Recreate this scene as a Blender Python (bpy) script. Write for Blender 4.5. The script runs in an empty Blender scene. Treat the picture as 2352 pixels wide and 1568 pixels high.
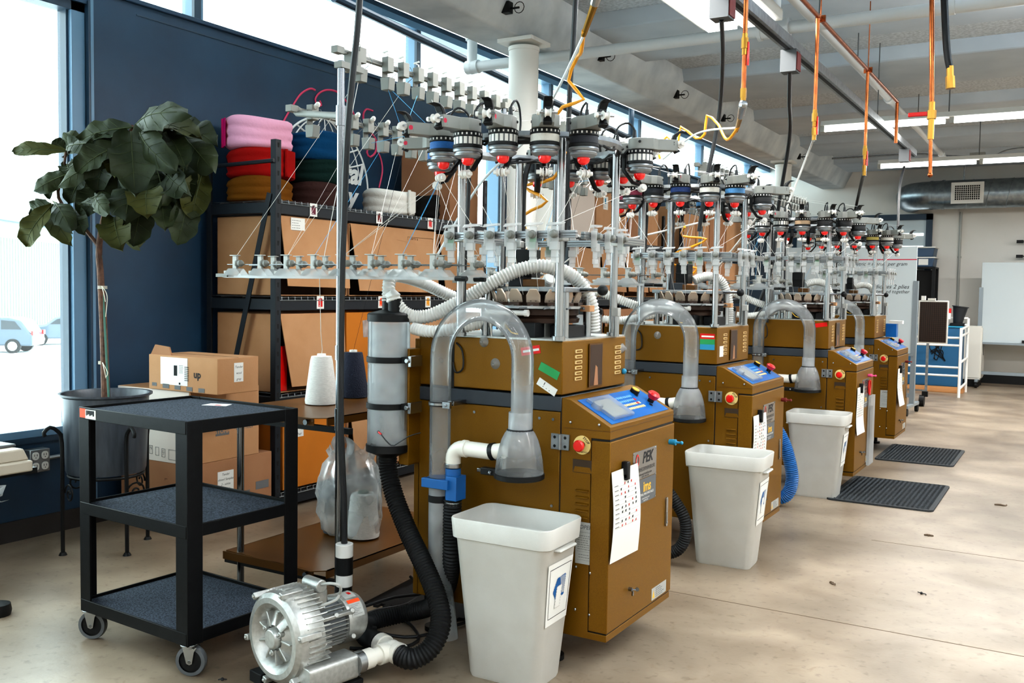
import bpy, bmesh, math, random
from mathutils import Vector as V, Matrix as M4, noise as MN
random.seed(7)
SC=bpy.context.scene
COL=SC.collection
PI=math.pi
def lin(h):
    h=h.lstrip('#'); c=[int(h[i:i+2],16)/255 for i in (0,2,4)]
    return tuple(x/12.92 if x<=.04045 else ((x+.055)/1.055)**2.4 for x in c)+(1,)
# ------------------------------------------------------------------ materials
MT={}
def mat(n,hexc,rough=.5,metal=0,c2=None,scale=8,bump=0,bscale=None,spec=.5,detail=4,emit=None,es=0,stretch=None,alpha=None,trans=0,coat=0,lo=.35,hi=.65):
    m=bpy.data.materials.new(n); m.use_nodes=True; nt=m.node_tree; p=nt.nodes['Principled BSDF']
    p.inputs['Base Color'].default_value=lin(hexc); p.inputs['Roughness'].default_value=rough; p.inputs['Metallic'].default_value=metal
    p.inputs['Specular IOR Level'].default_value=spec
    if coat: p.inputs['Coat Weight'].default_value=coat
    if trans: p.inputs['Transmission Weight'].default_value=trans
    if emit: p.inputs['Emission Color'].default_value=lin(emit); p.inputs['Emission Strength'].default_value=es
    if c2 or bump:
        tc=nt.nodes.new('ShaderNodeTexCoord'); src=tc.outputs['Object']
        if stretch:
            mp=nt.nodes.new('ShaderNodeMapping'); mp.inputs['Scale'].default_value=stretch; nt.links.new(src,mp.inputs[0]); src=mp.outputs[0]
        if c2:
            nz=nt.nodes.new('ShaderNodeTexNoise'); nz.inputs['Scale'].default_value=scale; nz.inputs['Detail'].default_value=detail
            cr=nt.nodes.new('ShaderNodeValToRGB'); cr.color_ramp.elements[0].position=lo; cr.color_ramp.elements[1].position=hi
            cr.color_ramp.elements[0].color=lin(hexc); cr.color_ramp.elements[1].color=lin(c2)
            nt.links.new(src,nz.inputs['Vector']); nt.links.new(nz.outputs['Fac'],cr.inputs[0]); nt.links.new(cr.outputs[0],p.inputs['Base Color'])
        if bump:
            n2=nt.nodes.new('ShaderNodeTexNoise'); n2.inputs['Scale'].default_value=bscale or scale*3; n2.inputs['Detail'].default_value=3
            b=nt.nodes.new('ShaderNodeBump'); b.inputs['Strength'].default_value=bump; b.inputs['Distance'].default_value=.01
            nt.links.new(src,n2.inputs['Vector']); nt.links.new(n2.outputs['Fac'],b.inputs['Height']); nt.links.new(b.outputs[0],p.inputs['Normal'])
    MT[n]=m; return m
def clear(n,tint='#f4f8fa',haze=.16,hazec='#e4ecf0',gl=1.0,rough=.06,noise=0):
    m=bpy.data.materials.new(n); m.use_nodes=True; nt=m.node_tree; nt.nodes.clear(); L=nt.links
    o=nt.nodes.new('ShaderNodeOutputMaterial'); t=nt.nodes.new('ShaderNodeBsdfTransparent'); t.inputs[0].default_value=lin(tint)
    d=nt.nodes.new('ShaderNodeBsdfDiffuse'); d.inputs[0].default_value=lin(hazec)
    tr=nt.nodes.new('ShaderNodeBsdfTranslucent'); tr.inputs[0].default_value=lin(hazec)
    ad=nt.nodes.new('ShaderNodeMixShader'); ad.inputs[0].default_value=.5; L.new(d.outputs[0],ad.inputs[1]); L.new(tr.outputs[0],ad.inputs[2])
    a=nt.nodes.new('ShaderNodeMixShader'); a.inputs[0].default_value=haze
    if noise:
        tc=nt.nodes.new('ShaderNodeTexCoord'); nz=nt.nodes.new('ShaderNodeTexNoise'); nz.inputs['Scale'].default_value=noise; L.new(tc.outputs['Object'],nz.inputs[0])
        mr=nt.nodes.new('ShaderNodeMapRange'); mr.inputs[1].default_value=.3; mr.inputs[2].default_value=.7; mr.inputs[3].default_value=haze*.4; mr.inputs[4].default_value=haze*1.6
        L.new(nz.outputs['Fac'],mr.inputs[0]); L.new(mr.outputs[0],a.inputs[0])
    L.new(t.outputs[0],a.inputs[1]); L.new(ad.outputs[0],a.inputs[2])
    g=nt.nodes.new('ShaderNodeBsdfGlossy'); g.inputs['Roughness'].default_value=rough
    f=nt.nodes.new('ShaderNodeLayerWeight'); f.inputs[0].default_value=.25
    mu=nt.nodes.new('ShaderNodeMath'); mu.operation='MULTIPLY'; mu.inputs[1].default_value=gl; L.new(f.outputs['Fresnel'],mu.inputs[0])
    b=nt.nodes.new('ShaderNodeMixShader'); L.new(mu.outputs[0],b.inputs[0]); L.new(a.outputs[0],b.inputs[1]); L.new(g.outputs[0],b.inputs[2]); L.new(b.outputs[0],o.inputs[0])
    MT[n]=m; return m
mat('navy','#1b3b53',.5,c2='#173249',scale=3,bump=.06,bscale=260)
mat('blueframe','#5f7f98',.4); mat('framedark','#23384a',.4)
mat('whitewall','#e8e5df',.85,c2='#e0ddd6',scale=1.2,bump=.05,bscale=120)
mat('ceil','#c8d0d6',.9,c2='#aeb7be',scale=40,bump=.25,bscale=60,lo=.4,hi=.6)
mat('joist','#bcc6ce',.8,c2='#b0bbc4',scale=2,bump=.04,bscale=80)
mat('beamw','#d6dcde',.75,c2='#bac2c7',scale=3,bump=.04,bscale=120)
mat('pillar','#e4e3dd',.5)
mat('pipew','#cfd3d4',.5)
mat('brown','#6b4703',.45,.35,c2='#7a5408',scale=420,detail=2,bump=.05,bscale=500,spec=.3)
mat('brownflat','#5f3d14',.32,.4)
mat('darkband','#2b3036',.6); mat('gapblack','#0b0907',.8)
mat('steel','#a6a9ab',.27,1); mat('chrome','#7b7e81',.2,1); mat('steeldull','#8d9194',.4,.9,c2='#a2a6a8',scale=25)
mat('alu','#b3b4b0',.38,.75,c2='#c3c4c0',scale=60,bump=.05,bscale=300); mat('galv','#8f999f',.33,.95,c2='#a5aeb3',scale=14,detail=2)
mat('grey','#83847f',.45,.1); mat('greyl','#a9aaa5',.45); mat('greyd','#55585a',.5); mat('railgrey','#74756f',.5)
mat('white','#e6e5e0',.5); mat('offwhite','#d9d7cf',.5); mat('bin','#cdccc6',.45,c2='#c4c2bb',scale=5,bump=.12,bscale=500); mat('pvc','#e6e3d9',.35)
mat('black','#0d0e0f',.5,spec=.3); mat('blackmet','#070708',.5,spec=.18,c2='#0b0c0d',scale=40,bump=.05,bscale=300); mat('rubber','#0f1011',.6,spec=.35)
mat('cartmat','#474e58',.92,spec=.2,c2='#262c34',scale=150,lo=.42,hi=.58,detail=6,bump=.3,bscale=500)
mat('shelfblack','#1b2026',.45,.2)
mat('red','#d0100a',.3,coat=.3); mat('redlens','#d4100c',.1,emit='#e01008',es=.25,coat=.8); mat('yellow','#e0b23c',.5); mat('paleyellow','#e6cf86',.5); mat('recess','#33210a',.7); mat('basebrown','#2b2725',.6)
mat('blue','#175a96',.4); mat('panelblue','#0a579c',.3,spec=.3,c2='#1164aa',scale=9); mat('panelkey','#e6c890',.5); mat('keyblue','#5c9bd0',.5)
mat('card','#b78a63',.85,c2='#ae8058',scale=5,bump=.06,bscale=90); mat('card2','#a17452',.88,c2='#986a4a',scale=4,bump=.06,bscale=90)
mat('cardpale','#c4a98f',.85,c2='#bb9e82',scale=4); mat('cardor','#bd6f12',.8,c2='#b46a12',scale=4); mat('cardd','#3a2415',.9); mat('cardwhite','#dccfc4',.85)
mat('paper','#e9e9e4',.8); mat('ink','#1a1a1c',.8); mat('inkgrey','#6a6a6a',.8); mat('inkbrown','#5b3d22',.85); mat('orange','#ea4a0c',.6); mat('green','#1e8a4a',.6); mat('teal','#2486a8',.6)
mat('copper','#b4663a',.25,1,c2='#9a5330',scale=20); mat('brass','#9c7434',.32,1)
mat('hosey','#e39a1c',.4); mat('hoseclear','#dfe6e8',.3); mat('hosewhite','#dbdcd8',.5)
mat('cable','#111316',.5)
mat('leaf','#232c1a',.55,spec=.22,c2='#343c24',scale=7,bump=.15,bscale=30,detail=3); mat('leafb','#4c4d24',.6,spec=.2,c2='#3d4020',scale=6); mat('vein','#4a5236',.6,spec=.2)
mat('bark','#4a3226',.8,c2='#6b4a38',scale=30,bump=.4,bscale=80); mat('soil','#2a211b',.95); mat('twine','#d6d0bf',.9); mat('stakegreen','#3d6a5c',.6)
mat('pot','#363b42',.35,c2='#454b52',scale=9,stretch=(4,4,.6))
mat('yarnw','#e8e7e2',.9,c2='#d8d7d2',scale=60,stretch=(1,1,6),bump=.4,bscale=160); mat('yarnnavy','#141a2c',.9,bump=.4,bscale=160); mat('yarng','#2c5a4a',.9)
mat('strand','#e6e4de',.8); mat('strandblue','#4aa0d0',.8); mat('stranddark','#23262c',.8)
for n,c in dict(fpink='#e8a9c2',fred='#94100c',fmustard='#6f430e',fblue='#0c3f63',fgreen='#0f2622',fbrown='#3c2724',fwhite='#dfdcd4',fblack='#141312',fpinkh='#d81e70').items(): mat(n,c,.95,bump=.35,bscale=40,spec=.15)
for n,c in dict(bblue='#0d5c9e',bnavy='#10141f',bclear='#aeb2b2',bwhite='#dcdad2',bmaroon='#6a1230',broyal='#16356e',bsky='#4a86b8',bblack='#121214',btan='#c0a283',byellow='#b3a356',bslate='#2a4a60').items(): mat(n,c,.6,bump=.3,bscale=300)
mat('cam','#b9a896',.35,.5); mat('oilbrown','#3c2a20',.4,.4)
mat('wbboard','#c3ced2',.25); mat('wbgrey','#8d979d',.4,.4); mat('cabblue','#20587e',.45); mat('wood','#c08a58',.7); mat('binblk','#1d2226',.5); mat('bluebin','#2e4a66',.4)
mat('mark_red','#c02040',.6); mat('pink','#e8508c',.6)
mat('snow','#f4f8fa',.9); mat('bldg','#8d9389',.9); mat('carblue','#3c4a58',.3,.2,coat=.5); mat('cargrey','#4d5a66',.3,.2,coat=.5); mat('carglass','#1a2228',.1); mat('bldgroof','#6f7a82',.9); mat('treegrey','#7c8486',.95); mat('bldgrib','#868c83',.9)
mat('mat','#23272a',.7,c2='#2b2f32',scale=90,bump=.6,bscale=160)
mat('wallwhite','#e4e6e4',.7); mat('wallpink','#d6456a',.7)
mat('scaleb','#c9bfae',.5); mat('dust','#5b4a3a',.9); mat('darkred','#6b1510',.6); mat('brick','#7d0f0c',.7)
clear('tube','#f8fafb',.25,'#f2f6f8',.95,.05,4); clear('tubegrey','#f4f7f8',.36,'#eef2f5',.8,.08,6); clear('acryl','#f6f8f9',.3,'#f4f8f9',.8,.08); clear('glass','#f2fbfb',.02,'#ffffff',.35,.02); clear('bag','#f4f6f7',.34,'#f2f5f7',.3,.22,9); clear('sensor','#f6f8f8',.45,'#fafbfb',.5,.12); clear('shadeplastic','#eef1f2',.5,'#f0f3f4',.25,.2)
def tube_light(n,s):
    m=bpy.data.materials.new(n); m.use_nodes=True; p=m.node_tree.nodes['Principled BSDF']; p.inputs['Base Color'].default_value=(1,1,1,1)
    p.inputs['Emission Color'].default_value=(.95,1,1,1); p.inputs['Emission Strength'].default_value=s; MT[n]=m
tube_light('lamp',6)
# floor
m=bpy.data.materials.new('concrete'); m.use_nodes=True; nt=m.node_tree; p=nt.nodes['Principled BSDF']; L=nt.links
tc=nt.nodes.new('ShaderNodeTexCoord')
def nz(s,d,dist=0,st=None):
    n=nt.nodes.new('ShaderNodeTexNoise'); n.inputs['Scale'].default_value=s; n.inputs['Detail'].default_value=d; n.inputs['Distortion'].default_value=dist
    if st:
        mp=nt.nodes.new('ShaderNodeMapping'); mp.inputs['Scale'].default_value=st; L.new(tc.outputs['Object'],mp.inputs[0]); L.new(mp.outputs[0],n.inputs[0])
    else: L.new(tc.outputs['Object'],n.inputs[0])
    return n.outputs['Fac']
def ramp(f,a,b,c0,c1):
    r=nt.nodes.new('ShaderNodeValToRGB'); r.color_ramp.elements[0].position=a; r.color_ramp.elements[1].position=b; r.color_ramp.elements[0].color=lin(c0); r.color_ramp.elements[1].color=lin(c1); L.new(f,r.inputs[0]); return r.outputs[0]
def mixc(f,a,b,bt='MIX'):
    x=nt.nodes.new('ShaderNodeMix'); x.data_type='RGBA'; x.blend_type=bt
    if isinstance(f,float): x.inputs[0].default_value=f
    else: L.new(f,x.inputs[0])
    L.new(a,x.inputs[6]); L.new(b,x.inputs[7]); return x.outputs[2]
base=ramp(nz(.8,6,.6),.32,.68,'#7f705f','#ab9b87')
st=ramp(nz(2.2,9,.4),.32,.66,'#857260','#ffffff')
c=mixc(.55,base,st,'MULTIPLY')
sp=ramp(nz(26,5),.30,.42,'#5a4a3c','#ffffff'); c=mixc(.3,c,sp,'MULTIPLY')
sp2=ramp(nz(7,7,2),.62,.75,'#ffffff','#d8cbb9'); c=mixc(.5,c,sp2,'MULTIPLY')
L.new(c,p.inputs['Base Color'])
rr=nt.nodes.new('ShaderNodeMapRange'); rr.inputs[3].default_value=.22; rr.inputs[4].default_value=.5; L.new(nz(1.7,5),rr.inputs[0]); L.new(rr.outputs[0],p.inputs['Roughness'])
b=nt.nodes.new('ShaderNodeBump'); b.inputs['Strength'].default_value=.05; b.inputs['Distance'].default_value=.01; L.new(nz(60,4),b.inputs['Height']); L.new(b.outputs[0],p.inputs['Normal'])
MT['concrete']=m
# ------------------------------------------------------------------ mesh builder
def spl(P,step=.03,closed=False):
    P=[V(p) for p in P]; out=[]; n=len(P)
    for i in range(n if closed else n-1):
        if closed: a,b,c,d=P[(i-1)%n],P[i],P[(i+1)%n],P[(i+2)%n]
        else: a,b,c,d=P[max(i-1,0)],P[i],P[i+1],P[min(i+2,n-1)]
        k=max(2,int((c-b).length/step))
        for j in range(k):
            t=j/k; out.append(.5*((2*b)+(c-a)*t+(2*a-5*b+4*c-d)*t*t+(3*b-a-3*c+d)*t**3))
    if not closed: out.append(P[-1])
    return out
def T(x=0,y=0,z=0,rx=0,ry=0,rz=0,s=1):
    m=M4.Translation((x,y,z))@M4.Rotation(rz,4,'Z')@M4.Rotation(ry,4,'Y')@M4.Rotation(rx,4,'X')
    return m@(M4.Scale(s,4) if isinstance(s,(int,float)) else M4.Diagonal((*s,1)))
TXT={}
def textmesh(s,shear=0,bold=0,al='CENTER'):
    k=(s,shear,bold,al)
    if k in TXT: return TXT[k]
    cu=bpy.data.curves.new('lettering','FONT'); cu.body=s; cu.align_x=al; cu.align_y='CENTER'; cu.size=1; cu.shear=shear; cu.offset=bold; cu.resolution_u=2
    o=bpy.data.objects.new('lettering',cu); COL.objects.link(o); bpy.context.view_layer.update()
    me=bpy.data.meshes.new_from_object(o.evaluated_get(bpy.context.evaluated_depsgraph_get()))
    bpy.data.objects.remove(o); bpy.data.curves.remove(cu); TXT[k]=me; return me
class B:
    def __init__(s): s.bm=bmesh.new(); s.i=0
    def m(s,i): s.i=i; return s
    def _f(s,vs,sm=False):
        try: f=s.bm.faces.new(vs)
        except ValueError: return None
        f.material_index=s.i; f.smooth=sm; return f
    def _v(s,p,M=None): return s.bm.verts.new((M@V(p)) if M else V(p))
    def box(s,x0,x1,y0,y1,z0,z1,M=None):
        v=[s._v((x,y,z),M) for x in (x0,x1) for y in (y0,y1) for z in (z0,z1)]
        for q in ((0,1,3,2),(4,6,7,5),(0,4,5,1),(2,3,7,6),(0,2,6,4),(1,5,7,3)): s._f([v[k] for k in q])
        return s
    def cb(s,c,d,M=None): return s.box(c[0]-d[0]/2,c[0]+d[0]/2,c[1]-d[1]/2,c[1]+d[1]/2,c[2]-d[2]/2,c[2]+d[2]/2,M)
    def prism(s,P,ax,a,b,M=None):
        def mk(p,t): return (t,p[0],p[1]) if ax=='x' else (p[0],t,p[1]) if ax=='y' else (p[0],p[1],t)
        A=[s._v(mk(p,a),M) for p in P]; Bv=[s._v(mk(p,b),M) for p in P]; n=len(P)
        s._f(A[::-1]); s._f(Bv)
        for i in range(n): s._f([A[i],A[(i+1)%n],Bv[(i+1)%n],Bv[i]])
        return s
    def quad(s,*P,M=None): s._f([s._v(p,M) for p in P]); return s
    def frame(s,d):
        d=d.normalized(); u=V((0,0,1)) if abs(d.z)<.95 else V((1,0,0)); a=d.cross(u).normalized(); return a,d.cross(a).normalized()*-1
    def cyl(s,p0,p1,r,r2=None,n=16,cap=True,M=None):
        p0,p1=V(p0),V(p1); r2=r if r2 is None else r2; a,b=s.frame(p1-p0); R=[]
        for p,q in ((p0,r),(p1,r2)): R.append([s._v(p+(a*math.cos(2*PI*k/n)+b*math.sin(2*PI*k/n))*q,M) for k in range(n)])
        for k in range(n): s._f([R[0][k],R[0][(k+1)%n],R[1][(k+1)%n],R[1][k]],True)
        if cap: s._f(R[0][::-1]); s._f(R[1])
        return s
    def tube(s,P,r,n=8,cap=True,M=None,closed=False,sq=None):
        P=[V(p) for p in P]; a=None; R=[]; N=len(P)
        for i,p in enumerate(P):
            if closed: d=P[(i+1)%N]-P[i-1]
            else: d=(P[min(i+1,N-1)]-P[max(i-1,0)])
            if d.length<1e-9: d=V((0,0,1))
            d.normalize()
            if a is None: a,b=s.frame(d)
            else:
                a=(a-d*a.dot(d))
                if a.length<1e-6: a,_=s.frame(d)
                a.normalize()
            b=d.cross(a); rr=r[i] if isinstance(r,(list,tuple)) else r
            k1,k2=sq or (1,1)
            R.append([s._v(p+(a*math.cos(2*PI*k/n)*k1+b*math.sin(2*PI*k/n)*k2)*rr,M) for k in range(n)])
        for i in range(N if closed else N-1):
            for k in range(n): s._f([R[i][k],R[i][(k+1)%n],R[(i+1)%N][(k+1)%n],R[(i+1)%N][k]],True)
        if cap and not closed: s._f(R[0][::-1]); s._f(R[-1])
        return s
    def hose(s,P,r,pitch=.012,amp=.1,n=12):
        Q=spl(P,.01); L=[0]
        for i in range(1,len(Q)): L.append(L[-1]+(Q[i]-Q[i-1]).length)
        k=max(4,int(L[-1]/pitch)*2); out=[]; rs=[]; j=0
        for i in range(k+1):
            t=L[-1]*i/k
            while j<len(L)-2 and L[j+1]<t: j+=1
            f=(t-L[j])/max(1e-9,L[j+1]-L[j]); out.append(Q[j].lerp(Q[j+1],f)); rs.append(r*(1+(amp if i%2 else -amp)))
        return s.tube(out,rs,n)
    def lathe(s,prof,n=24,M=None,cap=True,mi=None):
        R=[]
        for r,z in prof: R.append([s._v((r*math.cos(2*PI*k/n),r*math.sin(2*PI*k/n),z),M) for k in range(n)])
        for i in range(len(prof)-1):
            for k in range(n):
                if mi: s.i=mi[i] if not callable(mi[i]) else mi[i](k)
                s._f([R[i][k],R[i][(k+1)%n],R[i+1][(k+1)%n],R[i+1][k]],True)
        if cap:
            if prof[0][0]>1e-5: s._f(R[0][::-1])
            if prof[-1][0]>1e-5: s._f(R[-1])
        return s
    def sph(s,c,r,n=12,M=None,sc=(1,1,1)):
        k=n//2+1
        m=(M or M4.Identity(4))@T(*c)@M4.Diagonal((*sc,1))
        return s.lathe([(max(1e-6,r*math.sin(PI*i/k)),-r*math.cos(PI*i/k)) for i in range(k+1)],n,m,False)
    def text(s,st,size,M,shear=0,bold=0,al='CENTER',depth=0):
        me=textmesh(st,shear,bold,al); mm=M@M4.Scale(size,4); vs=[s._v(v.co,mm) for v in me.vertices]
        for f in me.polygons: s._f([vs[i] for i in f.vertices])
        return s
    def scrib(s,w,h,rows,M,seed=0,lw=.0012,fill=.8):
        r=random.Random(seed)
        for i in range(rows):
            y=h/2-(i+.5)*h/rows; x=-w/2
            while x<-w/2+w*fill*(.6+.4*r.random()):
                l=w*(.05+.1*r.random()); s.quad((x,y-lw,0),(x+l,y-lw,0),(x+l,y+lw,0),(x,y+lw,0),M=M); x+=l+w*.03
        return s
    def build(s,name,mats,parent=None,loc=None,rz=0,bev=0,seg=2,ang=35,sub=0,wn=False):
        bm=s.bm
        bmesh.ops.recalc_face_normals(bm,faces=bm.faces) if not wn else None
        me=bpy.data.meshes.new(name); bm.to_mesh(me); bm.free()
        for m in ([mats] if isinstance(mats,str) else mats): me.materials.append(MT[m])
        me.polygons.foreach_set('use_smooth',[True]*len(me.polygons))
        try: me.set_sharp_from_angle(angle=math.radians(ang))
        except Exception: pass
        o=bpy.data.objects.new(name,me); COL.objects.link(o)
        if parent: o.parent=parent
        if loc: o.location=loc
        if rz: o.rotation_euler.z=rz
        if bev:
            d=o.modifiers.new('bevel','BEVEL'); d.width=bev; d.segments=seg; d.limit_method='ANGLE'; d.angle_limit=math.radians(40); d.harden_normals=False
        if sub:
            d=o.modifiers.new('sub','SUBSURF'); d.levels=sub; d.render_levels=sub
        return o
def tag(o,label,cat,group=None,kind=None):
    o['label']=label; o['category']=cat
    if group: o['group']=group
    if kind: o['kind']=kind
    return o
def struct(o,label=None):
    o['kind']='structure'
    if label: o['label']=label
    return o
def thing(name,label,cat,loc=(0,0,0),rz=0,group=None):
    o=bpy.data.objects.new(name,None); COL.objects.link(o); o.location=loc; o.rotation_euler.z=rz; o.empty_display_size=.1
    return tag(o,label,cat,group)
def sub(name,parent,loc=(0,0,0),rot=(0,0,0)):
    o=bpy.data.objects.new(name,None); COL.objects.link(o); o.parent=parent; o.location=loc; o.rotation_euler=rot; return o
def kids(o): return [c for c in bpy.data.objects if c.parent==o]
def tree_index():
    d={}
    for c in bpy.data.objects:
        if c.parent: d.setdefault(c.parent.name,[]).append(c)
    return d
def dup(o,loc=None,label=None,parent=None,idx=None,rz=None):
    idx=idx or tree_index()
    c=o.copy(); COL.objects.link(c)
    if parent: c.parent=parent
    if loc is not None: c.location=loc
    if rz is not None: c.rotation_euler.z=rz
    if label: c['label']=label
    for ch in idx.get(o.name,[]): dup(ch,parent=c,idx=idx)
    return c
def rrect(hx,hy,r,n=5):
    P=[]
    for cx,cy,a in ((hx-r,hy-r,0),(-hx+r,hy-r,PI/2),(-hx+r,-hy+r,PI),(hx-r,-hy+r,3*PI/2)):
        for k in range(n+1): P.append((cx+r*math.cos(a+PI/2*k/n),cy+r*math.sin(a+PI/2*k/n)))
    return P
FX=T(0,0,0,PI/2,0,PI/2)   # text plane whose normal is +x (reads towards +y)
FY=T(0,0,0,PI/2,0,0)      # text plane whose normal is -y (reads towards +x)
def onX(x,y,z): return M4.Translation((x,y,z))@FX
def onY(x,y,z): return M4.Translation((x,y,z))@FY
# ================================================================== camera, world, light
H=1.45
fpx,yaw,pit,rol=2191.73739,.535085516,.0545241703,.0156247713
cy,sy=math.cos(yaw),math.sin(yaw)
fw=V((-sy*math.cos(pit),cy*math.cos(pit),-math.sin(pit))); r0=V((cy,sy,0)); u0=r0.cross(fw)
R=r0*math.cos(rol)+u0*math.sin(rol); U=u0*math.cos(rol)-r0*math.sin(rol)
cam=bpy.data.cameras.new('camera'); cam.sensor_width=36; cam.lens=fpx*36/2352; cam.clip_end=300; cam.clip_start=.02
co=bpy.data.objects.new('camera',cam); COL.objects.link(co)
co.matrix_world=M4(((R.x,U.x,-fw.x,0),(R.y,U.y,-fw.y,0),(R.z,U.z,-fw.z,H),(0,0,0,1)))
SC.camera=co
w=bpy.data.worlds.new('overcast'); SC.world=w; w.use_nodes=True
bg=w.node_tree.nodes['Background']; bg.inputs[0].default_value=(.93,.98,1,1); bg.inputs[1].default_value=6.5
SC.view_settings.view_transform='Standard'; SC.view_settings.look='Medium High Contrast'; SC.view_settings.exposure=.14
SC.cycles.use_adaptive_sampling=True; SC.cycles.adaptive_threshold=.02; SC.cycles.max_bounces=6; SC.cycles.diffuse_bounces=4; SC.cycles.glossy_bounces=3; SC.cycles.transmission_bounces=6; SC.cycles.transparent_max_bounces=18
SC.cycles.caustics_reflective=False; SC.cycles.caustics_refractive=False; SC.cycles.sample_clamp_indirect=6
def area(n,loc,sx,sy_,e,rot=(0,0,0),col=(1,.985,.96)):
    l=bpy.data.lights.new(n,'AREA'); l.shape='RECTANGLE'; l.size=sx; l.size_y=sy_; l.energy=e; l.color=col
    o=bpy.data.objects.new(n,l); COL.objects.link(o); o.location=loc; o.rotation_euler=rot; return o
for n,x,y,sx,s2,e in (('row',1.2,13.45,7,.12,300),('row',1.2,10.2,7,.12,150),('row',2.2,7.0,5,.12,95),('row',2.2,3.6,5,.12,95),('row',2.0,.4,6,.12,75),('row',-1.2,-1.8,6,.12,60)):
    area('fluorescent_lamp',(x,y,3.1),sx,s2,e); area('fluorescent_uplight',(x,y,3.2),sx,s2,e*2.6,(PI,0,0),(.86,.94,1))  # each row also gets an added upward fill lamp to brighten the ceiling
area('fluorescent_lamp',(-2.02,4.9,3.17),.34,2.4,60)
def portal(y,z,sy_,sz):
    o=area('window_daylight',(-5.26,y,z),sy_,sz,1,(PI/2,0,-PI/2),(1,1,1)); o.data.cycles.is_portal=True
portal(1.0,1.83,5.2,2.5); portal(7.4,3.46,21,.56); portal(7.7,1.77,1.15,2.36)
# ================================================================== room shell
XW=-5.07; YB=17.9; XR=5.6; YF=-3.2; ZC=3.95
struct(B().box(XW-.2,XR,YF,YB+.2,-.1,0).build('floor','concrete'))
struct(B().box(XW-.2,-3.9,YF,YB+.2,ZC,ZC+.12).box(-3.9,XR,YF,YB+.2,3.72,ZC+.12).build('ceiling','ceil'))
b=B()
W0,W1=-1.6,3.62; Z0,Z1=.585,3.08
for y0,y1,z0,z1 in ((YF,YB,ZC-.21,ZC),(YF,W0,0,3.18),(W0,W1,0,Z0),(W0,W1,Z1,3.18),(W1,7.1,0,3.18),(7.1,8.3,0,Z0),(7.1,8.3,2.95,3.18),(8.3,YB,0,3.18)): b.box(XW-.14,XW,y0,y1,z0,z1)
wl=struct(b.build('wall_left','navy'))
struct(B().box(XW-.2,XR,YB,YB+.15,0,ZC).build('wall_back','whitewall'))
struct(B().box(XR,XR+.15,YF,YB,0,ZC).build('wall_right','whitewall'))
struct(B().box(XW-.2,XR,YF-.15,YF,0,ZC).build('wall_front','whitewall'))
struct(B().box(XW,XW+.012,YF,17.9,0,.115).build('baseboard_left','basebrown'))
struct(B().box(XW,XR,YB-.02,YB,0,.145).build('baseboard_back','black'))
struct(B().box(XW-.1,XW+.02,YF,YB,3.165,3.195).build('trim_1','navy',bev=.006))
struct(B().box(XW-.002,XW+.004,3.95,YB,3.10,3.108).build('trim_2','framedark'))
# tall window at the left
wf=B()
wf.box(XW-.13,XW-.05,W1-.115,W1-.10,Z0,Z1); wf.m(1).box(XW-.13,XW-.02,W1-.10,W1-.015,Z0,Z1).m(0).box(XW-.12,XW+.012,W1-.012,W1,Z0-.03,Z1+.02)
wf.m(1).box(XW-.10,XW+.01,W1+.004,W1+.024,0.12,Z1+.1).m(0)
wf.box(XW-.13,XW-.02,W0,W1,Z1-.05,Z1).m(1).box(XW-.13,XW+.015,W0,W1,Z0-.012,Z0+.03).m(0).box(XW-.13,XW+.02,W0,W1,Z0-.045,Z0-.014)
for y in (.2,W0): wf.m(0).box(XW-.13,XW,y,y+.07,Z0,Z1)
w1=wf.build('window_1',['framedark','blueframe']); struct(w1)
struct(B().box(XW-.105,XW-.1,W0,W1,Z0,Z1).build('window_pane','glass',w1))
wf=B()
for y in (7.1,8.2): wf.box(XW-.13,XW+.02,y,y+.1,Z0,2.95)
wf.box(XW-.13,XW+.02,7.1,8.3,2.88,2.95).box(XW-.13,XW+.03,7.1,8.3,Z0-.03,Z0+.03)
w2=struct(wf.build('window_2','blueframe')); struct(B().box(XW-.105,XW-.1,7.15,8.25,Z0,2.93).build('window_pane','glass',w2))
wf=B()
for y in (1.95,4.4,6.84,9.3,11.76,14.2,16.7): wf.box(XW-.12,XW-.02,y,y+.09,3.18,3.74); wf.m(1).box(XW-.02,XW+.005,y-.005,y+.05,3.18,3.74).m(0)
wf.box(XW-.13,XW+.01,YF,YB,3.70,3.755)
w3=struct(wf.build('window_3',['blueframe','framedark'])); struct(B().box(XW-.09,XW-.085,YF,YB,3.19,3.72).build('window_pane','glass',w3))
# concrete beam, joists, columns
struct(B().prism([(-4.1,3.35),(-3.72,3.35),(-3.58,3.62),(-3.58,3.95),(-4.25,3.95),(-4.25,3.62)],'y',YF,YB).build('ceiling_beam','beamw',bev=.02))
for ye in (-.9,1.4,3.65,5.9,8.44,10.62,13.1,15.38,17.6):
    struct(B().prism([(ye-1.27,3.73),(ye-1.2,3.6),(ye,3.6),(ye+.04,3.73)],'x',-3.6,XR).build('ceiling_joist','joist',bev=.015))
b=B()
for ye in (1.4,3.65,5.9,8.44,10.62,13.1,15.38): 
    for x in (-2.3,-.1,2.1): b.box(x,x+.012,ye+.05,ye+1.1,3.712,3.722)
    b.box(-3.55,XR,ye+.1,ye+.112,3.712,3.722)
struct(b.build('trim_3','joist'))
for i,y in enumerate((6.42,13.9)):
    b=B(); b.lathe([(.135,0),(.135,.02),(.115,.03),(.115,3.27),(.12,3.27),(.12,3.3)],32).box(-.15,.15,-.15,.15,3.32,3.35)
    struct(b.build('pillar','pillar',loc=(-3.74,y,0),bev=.002))
# ================================================================== services under the ceiling
def thingmesh(o,label,cat,group=None): return tag(o,label,cat,group)
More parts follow.
